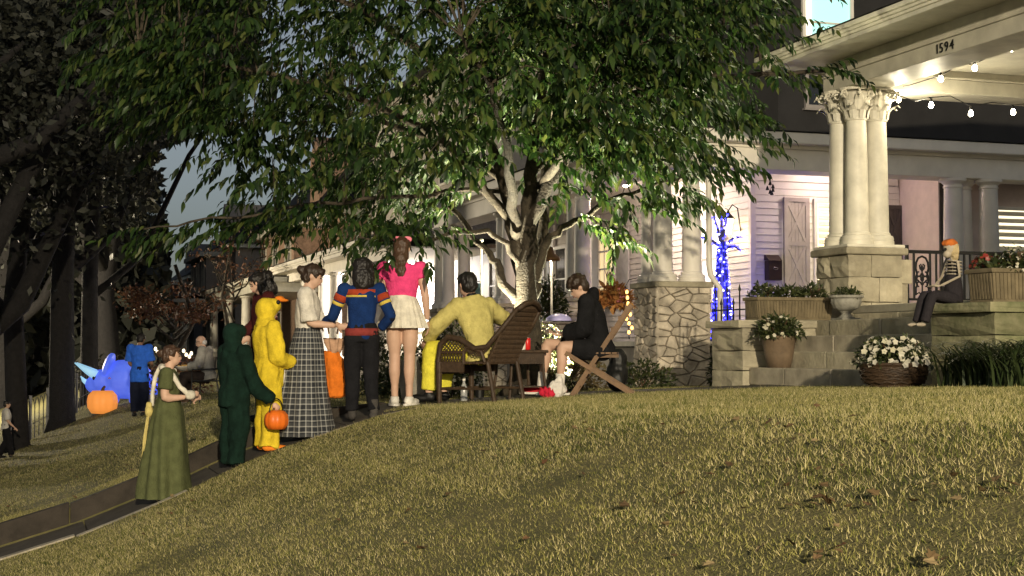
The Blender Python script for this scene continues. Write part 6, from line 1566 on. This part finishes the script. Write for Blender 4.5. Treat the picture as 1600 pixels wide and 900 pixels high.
for k in range(225):
    z = rg.uniform(0.02, h); a = rg.uniform(0, 6.28); add_led((fr(z) * 1.03 * math.cos(a), fr(z) * 1.03 * math.sin(a), z), rg.random() < .3)
branches = []
for (dx, dz) in ((-.12, .42), (.0, .5), (.1, .44)): branches.append([V((0, 0, h - .05)), V((dx * .5, -dx * .2, h + dz * .55)), V((dx, -dx * .34, h + dz))])
for (l_, z1) in ((-.34, h + .08), (.32, h + .08), (.36, h - .18)): branches.append([V((0, 0, h - .1)), Rt * l_ * .6 + V((0, 0, (h + z1) / 2 + .02)), Rt * l_ + V((0, 0, z1))])
for br in branches:
    MB().tube(br, [.03, .02, .012], 6).build('branch', M('dark_blue_wire', (.02, .02, .12), .5), t)
    for k in range(12):
        s_ = (k + 1) / 12; p = br[0].lerp(br[1], s_ * 2) if s_ < .5 else br[1].lerp(br[2], s_ * 2 - 1); add_led(p + V((rg.gauss(0, .022), rg.gauss(0, .022), rg.gauss(0, .02))), rg.random() < .25)
point('led_glow', V(O) + V((.25, -.2, h * .55)), 13, (.2, .14, 1), t, .25)
# wall mailbox, wind chime
mpx = atY(1207, 420, 22.5)
t = thing('mailbox', 'dark brown wall mailbox with an oval plate beside the barn shutter', 'mailbox', (mpx.x, 22.55, mpx.z - .2)); BRM = M('brown_metal', (.04, .022, .016), .45, .2, 8)
MB().box(-.13, .13, -.16, -.001, 0, .34).build('box', BRM, t, bevel=.01); MB().prism([(-.18, .335), (0.0, .345), (0.0, .44), (-.05, .44)], 0, -.135, .12).build('lid', BRM, t)
MB().tube([(.045 * math.cos(a), -.164, .2 + .022 * math.sin(a)) for a in np.linspace(0, 6.283, 17)], .005, 5).build('oval_plate', M('dull_metal', (.2, .2, .2), .4, metal=.8), t)
cp2 = atY(1203, 245, 20.75)
t = thing('wind_chime', 'dangling dark bird and bell wind chime under the white porch beam', 'wind chime', (cp2.x, cp2.y, bz))
ztop = -.005; z1_ = at(1203, 300, cp2.x * Fh.x + cp2.y * Fh.y).z - bz
MB().tube([(0, 0, ztop), (0, 0, z1_)], .004, 4).build('string', IRON, t)
for k, (dx, f) in enumerate(((0, .52), (.05, .68), (-.05, .78), (.05, .86), (-.0, .96), (.03, 1.02))):
    MB().lathe((dx, 0, z1_ * f - .04), [(.03, 0), (.022, .03), (.006, .07)], 8).build('bell', IRON, t)
# iron fence between pier and steps
f0 = at(1118, 545, 19.2); f1 = at(1166, 545, 18.6); f0.z = G(f0.x, f0.y); f1.z = G(f1.x, f1.y); L_ = (f1 - f0).length; ang = math.atan2(f1.y - f0.y, f1.x - f0.x)
t = thing('iron_fence', 'short black iron fence with spear tips between pier and steps', 'fence', f0, ang); fh = at(1140, 455, 18.9).z - f0.z
for k in range(6):
    x_ = k * L_ / 5; hh = fh * (1 if k % 2 == 0 else .86); MB().tube([(x_, 0, -.05), (x_, 0, hh)], .010, 6).build('bar', IRON, t); MB().lathe((x_, 0, hh), [(.016, 0), (.018, .02), (.002, .09)], 6).build('spear_tip', IRON, t)
for z in (fh * .3, fh * .62, fh * .8): MB().box(-.03, L_ + .03, -.008, .008, z, z + .016).build('rail', IRON, t)
# planter boxes
TERR = M('ribbed_terracotta', (.15, .12, .07), .85, .35, 6, .3, 40)
def ribbed_box(label, loc, L, Wd, Hh, rz, seed, flowers=0):
    t = thing('planter_box', label, 'planter', loc, rz)
    MB().add([(-L / 2 * .95, -Wd / 2 * .92, 0), (L / 2 * .95, -Wd / 2 * .92, 0), (L / 2 * .95, Wd / 2 * .92, 0), (-L / 2 * .95, Wd / 2 * .92, 0), (-L / 2, -Wd / 2, Hh), (L / 2, -Wd / 2, Hh), (L / 2, Wd / 2, Hh), (-L / 2, Wd / 2, Hh)], [(3, 2, 1, 0), (4, 5, 6, 7), (0, 1, 5, 4), (1, 2, 6, 5), (2, 3, 7, 6), (3, 0, 4, 7)]).build('tub', TERR, t)
    MB().box(-L / 2 - .02, L / 2 + .02, -Wd / 2 - .02, Wd / 2 + .02, Hh - .035, Hh + .005).build('rim', TERR, t, bevel=.008)
    MB().box(-L / 2 * .98, L / 2 * .98, -Wd / 2 * .97, Wd / 2 * .97, -.0, .03).build('foot', TERR, t, bevel=.008)
    n = int(L / .042)
    for k in range(n):
        x_ = -L / 2 * .96 + L * .96 * (k + .5) / n
        for sy in (-1,): MB().bar((x_ * .96, sy * Wd / 2 * .93, .035), (x_, sy * Wd / 2 * 1.0, Hh - .04), .026, .018, (0, 1, 0)).build('rib', TERR, t)
    for k in range(int(Wd / .042)):
        y_ = -Wd / 2 * .9 + Wd * .9 * (k + .5) / int(Wd / .042); MB().bar((-L / 2 * .96, y_, .035), (-L / 2 * 1.0, y_, Hh - .04), .026, .018, (1, 0, 0)).build('rib', TERR, t)
    return t
xp0 = atY(1236, 500, 15.5)
t = ribbed_box('ribbed planter box of low greenery on the far cheek wall of the steps', (xp0.x, 15.55, E + .333), 1.0, .34, .27, 0, 1)
bush('', '', '', None, .22, .16, .16, 420, .06, SLEAF, 0, seed=20, root=t, z0=.25, stems=False); 
for k, (q_, s_) in enumerate(((-.32, 21), (.3, 22))):
    nr_ = None; o = bush('planter_greenery', 'trailing greenery in the %s end of the far ribbed planter box' % ('street' if q_ < 0 else 'pier'), 'plant', (xp0.x + q_, 15.55, E + .60), .2, .16, .17, 320, .06, SLEAF, 10, .03, seed=s_)
npx = V((8.62, 11.0, E + .403))
t = ribbed_box('ribbed planter box of red and white flowers on the mossy cheek wall', npx, 1.05, .36, .30, 0, 2)
bush('', '', '', None, .5, .2, .14, 900, .07, SLEAF, 0, seed=23, root=t, z0=.28, stems=False)
o = bush('red_flowers', 'dull red flower heads in the planter on the mossy wall', 'plant', at(1542, 425, 13.2), .13, .13, .16, 200, .05, SLEAF, 60, .05, leaf_mat('red_petal', [(.22, .02, .02), (.3, .03, .03), (.2, .04, .02), (.35, .06, .05)]), seed=24)
o = bush('white_flowers', 'tall white flower sprig in the planter on the mossy wall', 'plant', at(1585, 428, 13.0), .12, .12, .26, 200, .05, SLEAF, 46, .04, seed=25)
# urn on the cheek wall end
ux = atY(1341, 500, 15.4)
t = thing('garden_urn', 'fluted stone urn of greenery below the column pier', 'urn', (9.2, 15.02, risers[3])); GST = M('grey_cast_stone', (.27, .26, .22), .85, .35, 8, .4, 40)
MB().box(-.13, .13, -.13, .13, 0, .03).build('plinth', GST, t, bevel=.006)
MB().lathe((0, 0, .03), [(.11, 0), (.06, .035), (.055, .06), (.09, .075)], 20).build('stem', GST, t, smooth=True)
MB().lathe((0, 0, .105), [(.07, 0), (.15, .04), (.178, .10), (.18, .15)], 48, lambda a, z: 1 - .06 * abs(math.cos(a * 7)) ** 8).build('bowl', GST, t, smooth=True)
MB().lathe((0, 0, .256), [(.185, 0), (.205, .012), (.205, .035), (.17, .04), (.165, .02)], 28).build('rim', GST, t)
bush('', '', '', None, .17, .17, .11, 300, .05, SLEAF, 0, seed=26, root=t, z0=.27, stems=False)
# clay pot of white flowers on the lowest step
def pot(label, loc, r_, h_, mat, seed, nf, kind='pot'):
    t = thing('flower_pot', label, 'flower pot', loc)
    MB().lathe((0, 0, 0), [(r_ * .68, 0), (r_ * .85, h_ * .4), (r_, h_ * .9), (r_ * 1.05, h_ * .92), (r_ * 1.05, h_), (r_ * .92, h_), (r_ * .9, h_ * .92)], 24).build('pot', mat, t, smooth=True)
    MB().lathe((0, 0, h_ * .9), [(r_ * .9, 0), (r_ * .9, .01)], 20).build('soil', SOIL, t)
    bush('', '', '', None, r_ * 1.45, r_ * 1.45, h_ * .75, 900, .06, SLEAF, nf, .05, seed=seed, root=t, z0=h_ * .9); return t
px_ = atY(1208, 590, 14.85); pot('clay pot of sparse white flowers on the lowest stone step', (8.02 + .145, 14.75, risers[0]), .19, .36, M('brown_clay', (.17, .12, .075), .8, .3, 6, .2, 40), 30, 34)
# wicker basket of white mums on the lawn before the steps
bk_ = lawnpt(1396, 560, 13.2)
t = thing('flower_basket', 'dark wicker basket overflowing with white blossoms in front of the steps', 'flower basket', bk_)
MB().lathe((0, 0, 0), [(.21, 0), (.27, .06), (.29, .14), (.29, .2), (.25, .2), (.24, .1)], 32).build('basket', WICK, t, smooth=True)
for k in range(6):
    z = .02 + k * .032; q_ = float(np.interp(z, [0, .06, .14, .2], [.212, .272, .292, .292])); MB().tube([(q_ * math.cos(a), q_ * math.sin(a), z + .007 * math.sin(a * 14 + math.pi * k)) for a in np.linspace(0, 6.283, 57)], .013, 5).build('weave', WICK, t)
MB().tube([(.295 * math.cos(a), .295 * math.sin(a), .205) for a in np.linspace(0, 6.283, 33)], .02, 6).build('rim', WICK, t)
bush('', '', '', None, .33, .31, .29, 1300, .05, SLEAF, 170, .055, seed=31, root=t, z0=.18)

# ============================================================ LEFT: inflatables, string lights, wire fence
ip = lawnpt(188, 625, 35.5)
t = thing('inflatable_creature', 'blue glowing inflatable horned creature behind the person in blue', 'inflatable', ip, facing(-1, -.15))
IB = M('blue_nylon', (.10, .17, .75), .5, .3, 4, emit=(.09, .17, 1), estr=.5); IC = M('cyan_nylon', (.35, .65, .85), .5, .1, 3, emit=(.35, .65, .9), estr=.6)
voxel(MB().ell((0, -.15, .62), .48, .62, .5).ell((0, .42, .58), .32, .32, .3).ell((0, .62, .5), .2, .22, .2).ell((-.28, -.4, .18), .16, .18, .22).ell((.28, -.4, .18), .16, .18, .22).ell((-.28, .2, .18), .15, .17, .22).ell((.28, .2, .18), .15, .17, .22), 'inflated_body', .03, IB, t, .01, 4)
voxel(MB().ell((0, .28, .95), .46, .12, .34, rot=Matrix.Rotation(R(18), 3, 'X')), 'frill', .03, IB, t)
for s_ in (-1, 1): MB().tube([(s_ * .16, .55, .72), (s_ * .17, .78, .85), (s_ * .17, 1.05, 1.02)], [.12, .08, .015], 12).build('horn', IC, t, smooth=True); MB().ell((s_ * .24, .58, .66), .035, .05, .06).build('eye', IRON, t, smooth=True)
MB().tube([(0, .76, .52), (0, .86, .6), (0, .93, .7)], [.07, .05, .012], 10).build('nose_horn', IC, t, smooth=True)
MB().tube([(0, -.7, .5), (0, -1.0, .35), (0, -1.25, .3)], [.26, .14, .03], 12).build('tail', IB, t, smooth=True)
point('inflatable_glow', V(ip) + V((-.2, -.9, .5)), 18, (.25, .2, 1), t, .3)
ipp = lawnpt(160, 634, 34.5)
t = pumpkin('inflatable_pumpkin', 'glowing orange inflatable pumpkin in front of the blue creature', 'inflatable', ipp, .36, M('orange_nylon', (.8, .3, .08), .5, .1, 3, emit=(1, .34, .06), estr=.55))
sl_pts = [at(u, v, 33) for (u, v) in ((232, 549), (245, 545), (252, 552), (268, 549), (280, 553), (292, 549), (300, 558), (306, 552))]
string_light('string of warm round bulbs along the hedge between blue shirt and older man', sl_pts, [at(u, v, 33) for (u, v) in ((236, 549), (243, 545), (246, 550), (251, 552), (260, 551), (265, 547), (268, 552), (274, 554), (279, 551), (287, 548), (291, 554), (296, 557), (299, 552))], (1, .85, .55), 3, 'hedge bulbs', .034, drop=.02)
WIREM = M('pale_wire', (.10, .10, .105), .5, .2, metal=.2)
fa = [lawnpt(u, 600, d) for (u, d) in ((22, 33), (48, 35), (75, 36.5), (98, 38), (120, 39), (140, 40))]
t = thing('wire_fence', 'low hoop-topped wire fence at the edge of the next lawn', 'fence', fa[0]); O = fa[0]
for i in range(len(fa) - 1):
    a, b = fa[i], fa[i + 1]
    for k in range(4):
        p = a.lerp(b, k / 4); q_ = a.lerp(b, (k + 1) / 4); z0 = G(p.x, p.y); hh = .95
        MB(O).tube([(p.x, p.y, z0), (p.x, p.y, z0 + hh * .8), (p.x * .7 + q_.x * .3, p.y * .7 + q_.y * .3, z0 + hh), (p.x * .3 + q_.x * .7, p.y * .3 + q_.y * .7, z0 + hh), (q_.x, q_.y, z0 + hh * .8), (q_.x, q_.y, z0)], .012, 5).build('hoop', WIREM, t)
for i, p in enumerate(fa):
    MB(O).box(p.x - .035, p.x + .035, p.y - .035, p.y + .035, p.z - .1, p.z + 1.05).build('post', WIREM, t)
MB(O).tube([p + V((0, 0, .35)) for p in fa], .01, 5).build('rail', WIREM, t)
# ============================================================ the street lamp that lights the bank, behind the camera
SLX, SLY = -1.6, -17.5
t = thing('street_lamp', 'tall street lamp behind the lawns lighting the near bank', 'street lamp', (SLX - 2, SLY, G(SLX, SLY)))
O = t.location; ht = EYE + 5.6
MB(O).lathe((SLX - 2, SLY, O.z), [(.14, 0), (.14, .4), (.09, .5), (.06, ht - O.z)], 12).build('pole', IRON, t, smooth=True)
MB(O).tube([(SLX - 2, SLY, ht - .1), (SLX - 1, SLY, ht + .25), (SLX - .2, SLY, ht + .2)], .035, 8).build('arm', IRON, t)
MB(O).lathe((SLX, SLY, ht + .0), [(.26, 0), (.22, .1), (.08, .22), (.03, .25)], 16).build('head', IRON, t)
MB(O).ell((SLX, SLY, ht - .02), .16, .16, .1, 14, 8).build('lens', glow('street_lens', (1, .8, .45), 30), t, smooth=True)
point('street_light', (SLX, SLY, ht - .25), SL_POWER, (1, .85, .60), t, .22)

# an added second street lamp, unseen past the left edge, lighting the far houses
p2_ = Vector((-6.0, 53.0, 0)); p2_.z = G(p2_.x, p2_.y)
t2 = copy_tree(t); t2['label'] = 'added unseen street lamp by the kerb beyond the dark oaks'; t2.location = (p2_.x, p2_.y, p2_.z); t2.scale = (.7, .7, .7)
for c in t2.children:
    if c.type == 'LIGHT': c.data = c.data.copy(); c.data.energy = SL_POWER * .24
